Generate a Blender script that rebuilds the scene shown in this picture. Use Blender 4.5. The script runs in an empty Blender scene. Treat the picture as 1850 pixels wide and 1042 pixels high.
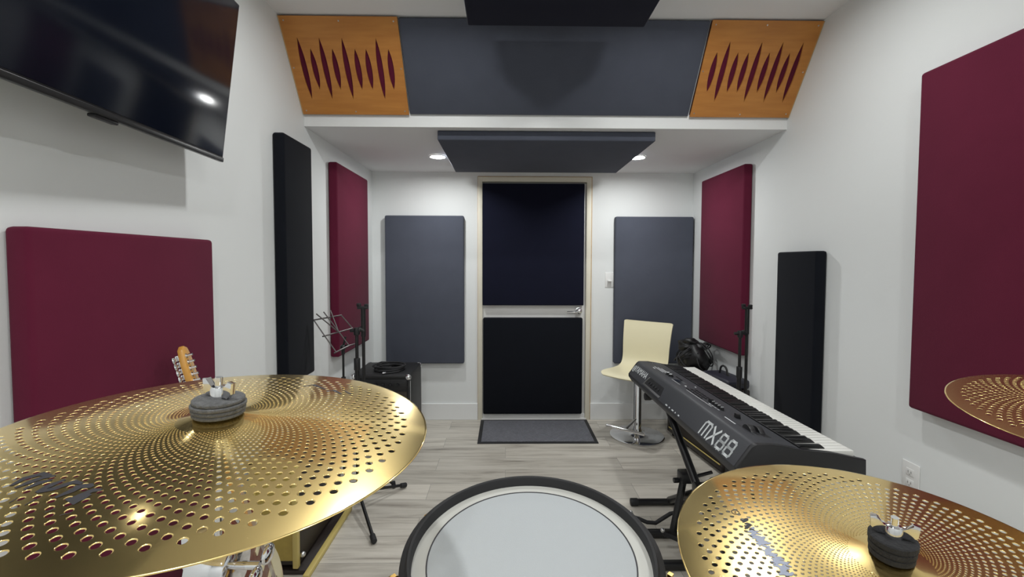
import bpy, bmesh, math, random
from mathutils import Vector, Matrix, Euler
import numpy as np
random.seed(7)
PI = math.pi
S = bpy.context.scene
COL = S.collection

# ------------------------------------------------------------------ camera
cam_d = bpy.data.cameras.new('camera')
cam = bpy.data.objects.new('camera', cam_d); COL.objects.link(cam)
FPX, CYPX, YAW, PITCH, ROLL, HCAM = 807.7355, 506.2518, 0.014, -0.0409, 0.0027, 1.3489
cy_, sy_, cp_, sp_ = math.cos(YAW), math.sin(YAW), math.cos(PITCH), math.sin(PITCH)
fwd = Vector((sy_*cp_, cy_*cp_, sp_)); right = Vector((cy_, -sy_, 0)); up = right.cross(fwd)
r2 = right*math.cos(ROLL) + up*math.sin(ROLL); u2 = -right*math.sin(ROLL) + up*math.cos(ROLL)
M = Matrix((r2, u2, -fwd)).transposed().to_4x4(); M.translation = (0, 0, HCAM)
cam.matrix_world = M
cam_d.sensor_width = 36.0; cam_d.sensor_fit = 'HORIZONTAL'
cam_d.lens = FPX*36/1850
cam_d.shift_y = -(521-CYPX)/1850
cam_d.clip_start = 0.02
S.camera = cam

# ------------------------------------------------------------------ world, exposure
w = bpy.data.worlds.new('world'); S.world = w; w.use_nodes = True
w.node_tree.nodes['Background'].inputs[0].default_value = (0.8, 0.85, 0.9, 1)
w.node_tree.nodes['Background'].inputs[1].default_value = 0.05
S.view_settings.view_transform = 'Standard'; S.view_settings.look = 'None'
S.view_settings.exposure = 1.62; S.view_settings.gamma = 1.0
S.view_settings.use_curve_mapping = False
LAMP_STRENGTH = 125.0

# ------------------------------------------------------------------ room numbers (metres)
XL, XR, YF, YN = -1.1213, 1.5846, 3.784, -1.9
ZL, ZH, YS = 2.0995, 2.5585, 2.534            # low ceiling, high ceiling, soffit edge
ST = 0.058                                     # acoustic panel thickness

# ------------------------------------------------------------------ materials
def mat(name, col, rough=0.6, metal=0.0, bump=0.0, bscale=200.0, var=0.0, vscale=6.0, spec=0.5, coat=0.0, sheen=0.0, emit=None):
    m = bpy.data.materials.new(name); m.use_nodes = True
    nt = m.node_tree; b = nt.nodes['Principled BSDF']
    b.inputs['Base Color'].default_value = (*col, 1)
    b.inputs['Roughness'].default_value = rough; b.inputs['Metallic'].default_value = metal
    b.inputs['Specular IOR Level'].default_value = spec
    if coat: b.inputs['Coat Weight'].default_value = coat
    if sheen:
        b.inputs['Sheen Weight'].default_value = sheen; b.inputs['Sheen Roughness'].default_value = 0.5
    if emit:
        b.inputs['Emission Color'].default_value = (*emit[0], 1); b.inputs['Emission Strength'].default_value = emit[1]
    if bump or var:
        tc = nt.nodes.new('ShaderNodeTexCoord')
    if bump:
        n = nt.nodes.new('ShaderNodeTexNoise'); n.inputs['Scale'].default_value = bscale; n.inputs['Detail'].default_value = 3
        nt.links.new(tc.outputs['Object'], n.inputs['Vector'])
        bp = nt.nodes.new('ShaderNodeBump'); bp.inputs['Strength'].default_value = bump; bp.inputs['Distance'].default_value = 0.002
        nt.links.new(n.outputs['Fac'], bp.inputs['Height']); nt.links.new(bp.outputs['Normal'], b.inputs['Normal'])
    if var:
        n = nt.nodes.new('ShaderNodeTexNoise'); n.inputs['Scale'].default_value = vscale; n.inputs['Detail'].default_value = 5
        nt.links.new(tc.outputs['Object'], n.inputs['Vector'])
        mx = nt.nodes.new('ShaderNodeMix'); mx.data_type = 'RGBA'
        mx.inputs[6].default_value = (*[max(0, c*(1-var)) for c in col], 1); mx.inputs[7].default_value = (*[min(1, c*(1+var)) for c in col], 1)
        nt.links.new(n.outputs['Fac'], mx.inputs[0]); nt.links.new(mx.outputs[2], b.inputs['Base Color'])
    return m

def fabric(name, col, rough=0.95):
    """woven cloth: two crossed fine waves as bump, slight blotches in the colour"""
    m = mat(name, col, rough, var=0.10, vscale=9.0, spec=0.12, sheen=0.05)
    nt = m.node_tree; b = nt.nodes['Principled BSDF']
    tc = nt.nodes.new('ShaderNodeTexCoord')
    n = nt.nodes.new('ShaderNodeTexNoise'); n.inputs['Scale'].default_value = 420; n.inputs['Detail'].default_value = 2
    nt.links.new(tc.outputs['Object'], n.inputs['Vector'])
    bp = nt.nodes.new('ShaderNodeBump'); bp.inputs['Strength'].default_value = 0.35; bp.inputs['Distance'].default_value = 0.001
    nt.links.new(n.outputs['Fac'], bp.inputs['Height']); nt.links.new(bp.outputs['Normal'], b.inputs['Normal'])
    return m

M_WALL = mat('wall_paint', (0.80, 0.82, 0.82), 0.75, bump=0.06, bscale=160, var=0.015, vscale=2.0, spec=0.25)
M_CEIL = mat('ceiling_paint', (0.80, 0.80, 0.81), 0.85, bump=0.05, bscale=120, spec=0.2)
M_TRIM = mat('trim_paint', (0.82, 0.83, 0.83), 0.45, spec=0.4)
M_FRAME = mat('door_frame_paint', (0.78, 0.74, 0.62), 0.5)
M_DOOR = mat('door_paint', (0.78, 0.78, 0.77), 0.4)
M_RAW = mat('raw_pine_edge', (0.55, 0.38, 0.2), 0.7, var=0.3, vscale=30)
M_MAROON = fabric('maroon_fabric', (0.115, 0.013, 0.035))
M_GREY = fabric('slate_fabric', (0.082, 0.090, 0.118))
M_DGREY = fabric('dark_slate_fabric', (0.040, 0.048, 0.072))
M_BLACKF = fabric('black_fabric', (0.0062, 0.0074, 0.0112))
M_NAVYF = fabric('navy_black_fabric', (0.0080, 0.0092, 0.0215))
M_BLACK = mat('black_plastic', (0.012, 0.012, 0.014), 0.42)
M_SATIN = mat('satin_black_steel', (0.010, 0.010, 0.011), 0.35, spec=0.5)
M_RUBBER = mat('black_rubber', (0.016, 0.016, 0.018), 0.7)
M_CHROME = mat('chrome', (0.82, 0.82, 0.84), 0.09, 1.0)
M_STEEL = mat('brushed_steel', (0.62, 0.62, 0.63), 0.28, 1.0)
M_GOLD = mat('gold_plating', (0.85, 0.55, 0.18), 0.18, 1.0)
M_GREYM = mat('grey_wire', (0.16, 0.15, 0.15), 0.4, 0.8)
M_WHITEP = mat('white_plastic', (0.80, 0.80, 0.79), 0.35)
M_INK = mat('printed_white_ink', (0.62, 0.65, 0.66), 0.6)
M_KEYW = mat('ivory_white_keys', (0.86, 0.86, 0.82), 0.25)
M_KEYB = mat('black_keys', (0.008, 0.008, 0.009), 0.32)
M_KEYBODY = mat('charcoal_keyboard_body', (0.030, 0.032, 0.039), 0.5, bump=0.12, bscale=900)
M_KEYSIDE = mat('black_keyboard_cheek', (0.009, 0.009, 0.011), 0.45)
M_GLASS = mat('glossy_screen', (0.005, 0.007, 0.014), 0.13, spec=0.32)
M_CREAM = mat('cream_seat', (0.82, 0.76, 0.53), 0.38, spec=0.45)
M_FELT = mat('grey_felt', (0.12, 0.12, 0.122), 1.0, bump=1.0, bscale=500, var=0.5, vscale=220)
M_FELTB = mat('black_felt', (0.022, 0.022, 0.024), 1.0, bump=1.0, bscale=400, var=0.5, vscale=160)
M_MESHHEAD = mat('white_drum_mesh', (0.44, 0.465, 0.485), 0.8, bump=0.2, bscale=900, spec=0.2)
M_HEADRIM = mat('cream_head_border', (0.56, 0.56, 0.53), 0.7, spec=0.2)
M_SHELL = mat('drum_shell_wrap', (0.05, 0.012, 0.012), 0.25, coat=0.5)
M_TOLEX = mat('black_tolex', (0.013, 0.013, 0.014), 0.5, bump=0.5, bscale=500)
M_BROWN = mat('dark_brown_tolex', (0.024, 0.017, 0.014), 0.45, bump=0.4, bscale=420)
M_GRILLE = mat('brown_grille_cloth', (0.035, 0.028, 0.022), 0.8, bump=0.8, bscale=600)
M_GOLDCLOTH = mat('gold_grille_cloth', (0.46, 0.34, 0.08), 0.6, bump=0.5, bscale=700, var=0.15, vscale=40)
M_PIPING = mat('gold_piping', (0.60, 0.48, 0.16), 0.45)
M_NAVYBAG = mat('navy_nylon', (0.020, 0.021, 0.034), 0.45, bump=0.3, bscale=300)
M_BAG = mat('black_nylon', (0.006, 0.006, 0.007), 0.5, bump=0.6, bscale=60)
M_MAPLE = mat('amber_maple', (0.72, 0.36, 0.07), 0.3, var=0.2, vscale=14, coat=0.4)
M_GBODY = mat('cream_guitar_finish', (0.74, 0.66, 0.42), 0.3, var=0.1, vscale=10, coat=0.3)
M_GEDGE = mat('red_brown_guitar_edge', (0.16, 0.035, 0.015), 0.3, coat=0.4)
M_INKMARK = mat('black_cymbal_ink', (0.030, 0.028, 0.034), 0.6)
M_INKBLUE = mat('blue_grey_cymbal_ink', (0.22, 0.24, 0.30), 0.4, 0.5)
M_LAMP = mat('lit_lamp_diffuser', (0.9, 0.9, 0.9), 0.5, emit=((0.985, 1.0, 0.985), LAMP_STRENGTH))

def floor_mat():
    m = bpy.data.materials.new('greige_plank_floor'); m.use_nodes = True
    nt = m.node_tree; b = nt.nodes['Principled BSDF']; L = nt.links.new
    tc = nt.nodes.new('ShaderNodeTexCoord')
    br = nt.nodes.new('ShaderNodeTexBrick')
    br.inputs['Scale'].default_value = 1.0; br.inputs['Brick Width'].default_value = 1.22; br.inputs['Row Height'].default_value = 0.178
    br.inputs['Mortar Size'].default_value = 0.0012; br.inputs['Mortar Smooth'].default_value = 0.3
    br.offset = 0.37; br.offset_frequency = 2
    br.inputs['Color1'].default_value = (0.0, 0.0, 0.0, 1); br.inputs['Color2'].default_value = (1, 1, 1, 1); br.inputs['Mortar'].default_value = (0.4, 0.4, 0.4, 1)
    L(tc.outputs['Object'], br.inputs['Vector'])
    mp = nt.nodes.new('ShaderNodeMapping'); mp.inputs['Scale'].default_value = (1.6, 17.0, 1.0)
    L(tc.outputs['Object'], mp.inputs['Vector'])
    # shift the grain per plank
    add = nt.nodes.new('ShaderNodeVectorMath'); add.operation = 'MULTIPLY_ADD'
    add.inputs[1].default_value = (7.0, 13.0, 5.0)
    L(br.outputs['Color'], add.inputs[0]); L(mp.outputs['Vector'], add.inputs[2])
    n1 = nt.nodes.new('ShaderNodeTexNoise'); n1.inputs['Scale'].default_value = 1.3; n1.inputs['Detail'].default_value = 8; n1.inputs['Roughness'].default_value = 0.62; n1.inputs['Distortion'].default_value = 0.5
    L(add.outputs[0], n1.inputs['Vector'])
    cr = nt.nodes.new('ShaderNodeValToRGB'); e = cr.color_ramp.elements
    e[0].position = 0.27; e[0].color = (0.22, 0.20, 0.17, 1)
    e[1].position = 0.68; e[1].color = (0.66, 0.625, 0.56, 1)
    k = cr.color_ramp.elements.new(0.40); k.color = (0.47, 0.435, 0.38, 1)
    k = cr.color_ramp.elements.new(0.52); k.color = (0.59, 0.555, 0.49, 1)
    L(n1.outputs['Fac'], cr.inputs['Fac'])
    mr = nt.nodes.new('ShaderNodeMapRange'); mr.inputs['To Min'].default_value = 0.84; mr.inputs['To Max'].default_value = 1.12
    L(br.outputs['Color'], mr.inputs['Value'])
    hs = nt.nodes.new('ShaderNodeHueSaturation'); L(cr.outputs['Color'], hs.inputs['Color']); L(mr.outputs['Result'], hs.inputs['Value'])
    mo = nt.nodes.new('ShaderNodeMix'); mo.data_type = 'RGBA'; mo.inputs[7].default_value = (0.25, 0.24, 0.22, 1)
    L(br.outputs['Fac'], mo.inputs[0]); L(hs.outputs['Color'], mo.inputs[6])
    L(mo.outputs[2], b.inputs['Base Color'])
    b.inputs['Roughness'].default_value = 0.36; b.inputs['Specular IOR Level'].default_value = 0.4
    bp = nt.nodes.new('ShaderNodeBump'); bp.inputs['Strength'].default_value = 0.15; bp.inputs['Distance'].default_value = 0.002
    L(n1.outputs['Fac'], bp.inputs['Height']); L(bp.outputs['Normal'], b.inputs['Normal'])
    return m
M_FLOOR = floor_mat()

def orange_wood():
    m = mat('orange_stained_plywood', (0.56, 0.245, 0.045), 0.42, spec=0.4)
    nt = m.node_tree; b = nt.nodes['Principled BSDF']; L = nt.links.new
    tc = nt.nodes.new('ShaderNodeTexCoord'); mp = nt.nodes.new('ShaderNodeMapping'); mp.inputs['Scale'].default_value = (3.0, 22.0, 3.0)
    n = nt.nodes.new('ShaderNodeTexNoise'); n.inputs['Scale'].default_value = 1.5; n.inputs['Detail'].default_value = 6
    cr = nt.nodes.new('ShaderNodeValToRGB'); e = cr.color_ramp.elements
    e[0].position = 0.3; e[0].color = (0.45, 0.175, 0.036, 1); e[1].position = 0.75; e[1].color = (0.57, 0.245, 0.055, 1)
    L(tc.outputs['Object'], mp.inputs['Vector']); L(mp.outputs['Vector'], n.inputs['Vector']); L(n.outputs['Fac'], cr.inputs['Fac']); L(cr.outputs['Color'], b.inputs['Base Color'])
    return m
M_ORANGE = orange_wood()

def brass():
    """lathed brass: a polished lobe and a grooved (circularly brushed) lobe together"""
    m = bpy.data.materials.new('lathed_brass'); m.use_nodes = True
    nt = m.node_tree; b = nt.nodes['Principled BSDF']; L = nt.links.new
    out = nt.nodes['Material Output']
    b2 = nt.nodes.new('ShaderNodeBsdfPrincipled')
    for q, ro, an in ((b, 0.06, 0.0), (b2, 0.27, 0.45)):
        q.inputs['Metallic'].default_value = 1.0
        q.inputs['Base Color'].default_value = (0.93, 0.71, 0.30, 1)
        q.inputs['Roughness'].default_value = ro; q.inputs['Anisotropic'].default_value = an
    t = nt.nodes.new('ShaderNodeTangent'); t.direction_type = 'RADIAL'; t.axis = 'Z'
    L(t.outputs['Tangent'], b2.inputs['Tangent'])
    mx = nt.nodes.new('ShaderNodeMixShader'); mx.inputs[0].default_value = 0.42
    L(b.outputs[0], mx.inputs[1]); L(b2.outputs[0], mx.inputs[2]); L(mx.outputs[0], out.inputs['Surface'])
    tc = nt.nodes.new('ShaderNodeTexCoord')
    n = nt.nodes.new('ShaderNodeTexNoise'); n.inputs['Scale'].default_value = 16; n.inputs['Detail'].default_value = 5
    L(tc.outputs['Object'], n.inputs['Vector'])
    mr = nt.nodes.new('ShaderNodeMapRange'); mr.inputs['To Min'].default_value = 0.05; mr.inputs['To Max'].default_value = 0.11
    L(n.outputs['Fac'], mr.inputs['Value']); L(mr.outputs['Result'], b.inputs['Roughness'])
    return m
M_BRASS = brass()

def doormat_mat():
    m = mat('charcoal_doormat_pile', (0.19, 0.195, 0.22), 0.95, var=0.25, vscale=60, spec=0.1)
    nt = m.node_tree; b = nt.nodes['Principled BSDF']; L = nt.links.new
    tc = nt.nodes.new('ShaderNodeTexCoord'); mp = nt.nodes.new('ShaderNodeMapping'); mp.inputs['Rotation'].default_value = (0, 0, 0.7)
    wv = nt.nodes.new('ShaderNodeTexWave'); wv.inputs['Scale'].default_value = 26; wv.inputs['Distortion'].default_value = 6; wv.inputs['Detail'].default_value = 3; wv.inputs['Detail Scale'].default_value = 0.6
    L(tc.outputs['Object'], mp.inputs['Vector']); L(mp.outputs['Vector'], wv.inputs['Vector'])
    bp = nt.nodes.new('ShaderNodeBump'); bp.inputs['Strength'].default_value = 0.9; bp.inputs['Distance'].default_value = 0.006
    L(wv.outputs['Fac'], bp.inputs['Height']); L(bp.outputs['Normal'], b.inputs['Normal'])
    return m
M_MAT = doormat_mat()

# ------------------------------------------------------------------ object helpers
def tag(o, label=None, cat=None, group=None, kind=None):
    if label: o['label'] = label
    if cat: o['category'] = cat
    if group: o['group'] = group
    if kind: o['kind'] = kind
    return o

def empty(name, loc=(0, 0, 0), rot=(0, 0, 0), label=None, cat=None, group=None, kind=None):
    o = bpy.data.objects.new(name, None); COL.objects.link(o)
    o.empty_display_size = 0.1
    o.location = loc; o.rotation_euler = rot
    return tag(o, label, cat, group, kind)

def link_mesh(name, me, m, parent=None, loc=None, rot=None):
    o = bpy.data.objects.new(name, me); COL.objects.link(o)
    if m is not None:
        for mm in (m if isinstance(m, (list, tuple)) else [m]): me.materials.append(mm)
    if parent: o.parent = parent
    if loc is not None: o.location = loc
    if rot is not None: o.rotation_euler = rot
    return o

class MB:
    def __init__(s): s.bm = bmesh.new()
    def _bev(s, verts, bev, seg):
        if bev > 0:
            es = list({e for v in verts for e in v.link_edges})
            bmesh.ops.bevel(s.bm, geom=es, offset=bev, segments=seg, profile=0.5, affect='EDGES', clamp_overlap=True)
    def box(s, lo, hi, bev=0.0, seg=2, mtx=None):
        r = bmesh.ops.create_cube(s.bm, size=1.0); vs = r['verts']
        c = [(a+b)/2 for a, b in zip(lo, hi)]; d = [b-a for a, b in zip(lo, hi)]
        for v in vs:
            v.co = Vector((v.co.x*d[0]+c[0], v.co.y*d[1]+c[1], v.co.z*d[2]+c[2]))
            if mtx: v.co = mtx @ v.co
        s._bev(vs, bev, seg); return s
    def cyl(s, a, b, r, r2=None, n=20, bev=0.0):
        a, b = Vector(a), Vector(b); d = b-a
        q = d.to_track_quat('Z', 'Y').to_matrix().to_4x4(); q.translation = (a+b)/2
        rr = bmesh.ops.create_cone(s.bm, cap_ends=True, segments=n, radius1=r, radius2=r if r2 is None else r2, depth=d.length, matrix=q)
        if bev > 0:
            es = [e for e in {e for v in rr['verts'] for e in v.link_edges} if len([f for f in e.link_faces if len(f.verts) > 4]) == 1]
            bmesh.ops.bevel(s.bm, geom=es, offset=bev, segments=2, profile=0.5, affect='EDGES', clamp_overlap=True)
        return s
    def tube(s, pts, r, n=10, closed=False):
        pts = [Vector(p) for p in pts]; N = len(pts); rings = []
        prev = None
        for i, p in enumerate(pts):
            if closed: t = pts[(i+1) % N]-pts[i-1]
            else: t = pts[min(i+1, N-1)]-pts[max(i-1, 0)]
            t.normalize()
            if prev is None:
                x = t.orthogonal().normalized()
            else:
                x = prev-t*prev.dot(t)
                x = x.normalized() if x.length > 1e-6 else t.orthogonal().normalized()
            prev = x; y = t.cross(x)
            rings.append([s.bm.verts.new(p+(x*math.cos(2*PI*k/n)+y*math.sin(2*PI*k/n))*r) for k in range(n)])
        for i in range(N if closed else N-1):
            A, B = rings[i], rings[(i+1) % N]
            for k in range(n): s.bm.faces.new((A[k], A[(k+1) % n], B[(k+1) % n], B[k]))
        if not closed:
            s.bm.faces.new(rings[0][::-1]); s.bm.faces.new(rings[-1])
        return s
    def lathe(s, prof, n=48, c=(0, 0, 0)):
        """profile (r, z) about the z axis"""
        c = Vector(c); rings = []
        for r, z in prof:
            if r < 1e-6: rings.append([s.bm.verts.new(c+Vector((0, 0, z)))])
            else: rings.append([s.bm.verts.new(c+Vector((r*math.cos(2*PI*k/n), r*math.sin(2*PI*k/n), z))) for k in range(n)])
        for A, B in zip(rings[:-1], rings[1:]):
            for k in range(n):
                k2 = (k+1) % n
                if len(A) == 1 and len(B) == 1: continue
                if len(A) == 1: s.bm.faces.new((A[0], B[k2], B[k]))
                elif len(B) == 1: s.bm.faces.new((A[k], A[k2], B[0]))
                else: s.bm.faces.new((A[k], A[k2], B[k2], B[k]))
        return s
    def prism(s, poly, axis, a, b, bev=0.0, seg=2):
        """poly: 2-d points; axis 0: (y,z) extruded in x; 1: (x,z) in y; 2: (x,y) in z"""
        def P(p, t):
            return Vector((t, p[0], p[1])) if axis == 0 else Vector((p[0], t, p[1])) if axis == 1 else Vector((p[0], p[1], t))
        A = [s.bm.verts.new(P(p, a)) for p in poly]; B = [s.bm.verts.new(P(p, b)) for p in poly]
        n = len(poly)
        f1 = s.bm.faces.new(A); f2 = s.bm.faces.new(B[::-1])
        for i in range(n): s.bm.faces.new((A[i], B[i], B[(i+1) % n], A[(i+1) % n]))
        if bev > 0:
            es = list(f1.edges)+list(f2.edges)
            bmesh.ops.bevel(s.bm, geom=es, offset=bev, segments=seg, profile=0.5, affect='EDGES', clamp_overlap=True)
        return s
    def sphere(s, c, r, n=16, sc=(1, 1, 1)):
        rr = bmesh.ops.create_uvsphere(s.bm, u_segments=n, v_segments=max(6, n//2), radius=r)
        for v in rr['verts']: v.co = Vector((v.co.x*sc[0], v.co.y*sc[1], v.co.z*sc[2]))+Vector(c)
        return s
    def build(s, name, m, parent=None, loc=None, rot=None, smooth=True, angle=35):
        bmesh.ops.recalc_face_normals(s.bm, faces=s.bm.faces[:])
        me = bpy.data.meshes.new(name); s.bm.to_mesh(me); s.bm.free()
        if smooth:
            me.shade_smooth(); me.set_sharp_from_angle(angle=math.radians(angle))
        return link_mesh(name, me, m, parent, loc, rot)

def curve_mesh(name, polys, extrude, bevel=0.0):
    """filled 2-d outlines (first one outer, others holes) extruded to a solid mesh"""
    cu = bpy.data.curves.new(name, 'CURVE'); cu.dimensions = '2D'; cu.fill_mode = 'BOTH'
    cu.extrude = extrude; cu.bevel_depth = bevel; cu.bevel_resolution = 1
    for poly in polys:
        sp = cu.splines.new('POLY'); sp.points.add(len(poly)-1)
        for p, q in zip(sp.points, poly): p.co = (q[0], q[1], 0, 1)
        sp.use_cyclic_u = True
    return _curve_to_mesh(name, cu)

def text_mesh(name, body, size, extrude):
    cu = bpy.data.curves.new(name, 'FONT'); cu.body = body; cu.size = size; cu.extrude = extrude
    cu.align_x = 'LEFT'; cu.align_y = 'BOTTOM'
    return _curve_to_mesh(name, cu)

def _curve_to_mesh(name, cu):
    o = bpy.data.objects.new(name, cu); COL.objects.link(o)
    dg = bpy.context.evaluated_depsgraph_get(); dg.update()
    me = bpy.data.meshes.new_from_object(o.evaluated_get(dg))
    bpy.data.objects.remove(o); bpy.data.curves.remove(cu)
    me.name = name; me.materials.clear()
    return me

def copy_tree(o, parent=None):
    c = o.copy(); COL.objects.link(c)
    if parent: c.parent = parent
    for ch in list(o.children): copy_tree(ch, c)
    return c

# ------------------------------------------------------------------ the room shell
def struct(name, mb, m, **k):
    o = mb.build(name, m, smooth=False, **k); o['kind'] = 'structure'; return o
T = 0.12
struct('floor', MB().box((XL-T, YN-T, -0.1), (XR+T, YF+T, 0)), M_FLOOR)
struct('wall_left', MB().box((XL-T, YN-T, 0), (XL, YF+T, ZH+T)), M_WALL)
struct('wall_right', MB().box((XR, YN-T, 0), (XR+T, YF+T, ZH+T)), M_WALL)
struct('wall_front', MB().box((XL, YN-T, 0), (XR, YN, ZH+T)), M_WALL)
DX0, DX1, DZ = -0.205, 0.690, 2.030                       # door opening
wb = MB()
wb.box((XL, YF, 0), (DX0, YF+T, ZL+0.02)); wb.box((DX1, YF, 0), (XR, YF+T, ZL+0.02)); wb.box((DX0, YF, DZ), (DX1, YF+T, ZL+0.02))
struct('wall_back', wb, M_WALL)
struct('ceiling', MB().box((XL, YN, ZH), (XR, 2.2538+0.3, ZH+T)), M_CEIL)
struct('ceiling.001', MB().box((XL, YS+0.0005, ZL), (XR, YF, ZL+T)), M_CEIL)
# slanted soffit wall (behind the slanted panels) and the narrow vertical fascia beneath it
PB = Vector((0, 2.524, 2.1652)); PT = Vector((0, 2.2538, 2.5585))
sl = (PT-PB).normalized(); sn = Vector((0, -sl.z, sl.y)); SL = (PT-PB).length     # up-slope, outward normal
if sn.y > 0: sn = -sn
off = 0.026
b0, b1 = PB-sn*off, PT-sn*off+sl*0.02
struct('trim_1', MB().prism([(b0.y, b0.z-0.004), (b1.y, b1.z), (b1.y+0.06, b1.z), (b0.y+0.06, b0.z-0.004)], 0, XL, XR), M_WALL)
struct('trim_2', MB().prism([(YS, ZL), (YS, b0.z-0.006), (b0.y+0.05, b0.z-0.002), (YS+0.06, ZL+0.001)], 0, XL, XR), M_TRIM)
# baseboards
BH = 0.143
for nm, lo, hi in (('baseboard_back', (XL, YF-0.014, 0), (DX0-0.032, YF, BH)), ('baseboard_back.001', (DX1+0.035, YF-0.014, 0), (XR, YF, BH)),
                   ('baseboard_left', (XL, YN, 0), (XL+0.014, YF-0.014, BH)), ('baseboard_right', (XR-0.014, YN, 0), (XR, YF-0.014, BH))):
    struct(nm, MB().box(lo, hi, 0.004), M_TRIM)

# door
door = empty('door_1', ((DX0+DX1)/2, YF, 0), kind='structure')
dc = (DX0+DX1)/2
leaf_w = (DX1-DX0)/2-0.006
MB().box((-leaf_w, 0.014, 0.012), (leaf_w, 0.056, DZ-0.018), 0.002).build('door_leaf', M_DOOR, door)
fr = MB()
fo = 0.030
fr.box((DX0-dc-fo, -0.012, 0), (DX0-dc+0.008, 0.10, DZ+fo), 0.002); fr.box((DX1-dc-0.010, -0.012, 0), (DX1-dc+fo, 0.10, DZ+fo), 0.002)
fr.box((DX0-dc+0.008, -0.012, DZ-0.010), (DX1-dc-0.010, 0.10, DZ+fo), 0.002)
fr.build('door_frame', M_FRAME, door)
ed = MB()
ed.box((DX1-dc+fo, -0.006, 0), (DX1-dc+fo+0.007, 0.0, DZ+fo+0.006)); ed.box((DX0-dc-fo-0.003, -0.006, 0), (DX0-dc-fo, 0, DZ+fo+0.004)); ed.box((DX0-dc-fo, -0.006, DZ+fo), (DX1-dc+fo, 0.0, DZ+fo+0.006))
ed.build('raw_edge_strip', M_RAW, door)['label'] = 'raw wood gap around the door frame'
MB().box((DX0-dc, -0.02, 0.0), (DX1-dc, 0.06, 0.014), 0.003).box((-leaf_w, 0.004, 0.014), (leaf_w, 0.02, 0.05), 0.003).build('door_sill', M_WHITEP, door)['label'] = 'pale metal sweep and sill'
hd = MB()
hx, hz = 0.622-dc, 0.937
hd.cyl((hx, 0.016, hz), (hx, 0.002, hz), 0.030, n=28, bev=0.003); hd.cyl((hx, 0.006, hz), (hx, -0.034, hz), 0.0135)
hd.sphere((hx, -0.036, hz), 0.024, 20, (1, 0.75, 1))
hd.tube([(hx, -0.040, hz-0.004), (hx-0.03, -0.044, hz-0.008), (hx-0.07, -0.042, hz-0.008), (hx-0.105, -0.038, hz-0.010)], 0.0085, 12)
hd.build('door_handle', M_CHROME, door)['label'] = 'chrome lever handle'
# hinges are on the hidden side; nothing more shows

# ------------------------------------------------------------------ acoustic panels
def panel(lo, hi, m, label, group=None, bev=0.012):
    lo, hi = list(lo), list(hi)
    if lo[0] == XL: lo[0] += 0.0015
    if hi[0] == XR: hi[0] -= 0.0015
    if hi[1] == YF: hi[1] -= 0.0015
    if hi[2] == ZL: hi[2] -= 0.0015
    c = Vector([(a+b)/2 for a, b in zip(lo, hi)])
    o = MB().box([a-b for a, b in zip(lo, c)], [a-b for a, b in zip(hi, c)], bev, 3).build('acoustic_panel', m, loc=c)
    return tag(o, label, 'acoustic panel', group)
G = 'acoustic panels on the walls'
panel((XL, 1.013, 0.20), (XL+ST, 1.645, 1.426), M_MAROON, 'maroon fabric acoustic panel on left wall under the television', G)
panel((XL, 2.180, 0.735), (XL+ST, 2.490, 1.968), M_BLACKF, 'tall narrow black acoustic panel on the left wall', G)
panel((XL, 2.852, 0.737), (XL+ST, 3.486, 1.977), M_MAROON, 'maroon acoustic panel on left wall behind the music stand', G)
panel((-1.003, YF-ST, 0.495), (-0.349, YF, 1.732), M_GREY, 'slate grey acoustic panel left of the door', G)
panel((0.914, YF-ST, 0.495), (1.570, YF, 1.730), M_GREY, 'slate grey acoustic panel right of the door behind the cream chair', G)
panel((XR-ST, 2.868, 0.742), (XR, 3.500, 1.983), M_MAROON, 'maroon acoustic panel on right wall in the back corner behind the microphone stand', G)
panel((XR-ST, 2.180, 0.20), (XR, 2.500, 1.408), M_BLACKF, 'narrow black acoustic panel on the right wall behind the keyboard', G)
panel((XR-ST, 1.025, 0.802), (XR, 1.658, 2.046), M_MAROON, 'large maroon acoustic panel on right wall nearest the camera', G)
panel((-0.194, 3.752, 0.984), (0.658, YF+0.012, 2.004), M_NAVYF, 'black square acoustic panel on upper half of the door', 'panels on the door', 0.006)
panel((-0.190, 3.752, 0.055), (0.652, YF+0.012, 0.879), M_BLACKF, 'black square acoustic panel on lower half of the door', 'panels on the door', 0.012)
# ceiling clouds
panel((-0.392, 2.590, 2.044), (0.860, 3.510, ZL), M_GREY, 'dark slate acoustic cloud under the low ceiling between two downlights', None, 0.006)
cl = empty('acoustic_panel', (0.229, 1.47, 2.425), label='navy black acoustic cloud hung from the high ceiling', cat='acoustic panel')
MB().box((-0.405, -0.62, 0), (0.405, 0.62, 0.075), 0.008, 3).build('padded_body', M_NAVYF, cl)
for sx in (-0.33, 0.33):
    for sy in (-0.5, 0.5):
        MB().cyl((sx, sy, 0.07), (sx, sy, ZH-2.425), 0.006, n=10).build('hanger_rod', M_STEEL, cl)

# slanted row: grey panel in the middle, orange slotted boards left and right.  Local frame: x, up-slope, outward
SM = Matrix((Vector((1, 0, 0)), sl, sn)).transposed().to_4x4()
if SM.determinant() < 0: raise SystemExit('frame')
SM_rot = SM.to_euler()
def slope_empty(name, x0, **k):
    return empty(name, (x0, PB.y, PB.z), SM_rot, **k)
gp = slope_empty('acoustic_panel', 0.0)
o = MB().box((-0.531, 0.002, -0.022), (1.016, SL-0.012, 0.004), 0.004, 2).build('acoustic_panel', M_GREY, loc=(0, PB.y, PB.z), rot=SM_rot)
bpy.data.objects.remove(gp); o.name = 'acoustic_panel'
tag(o, 'wide slate grey acoustic panel on the slanted soffit between two orange boards', 'acoustic panel')

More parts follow.
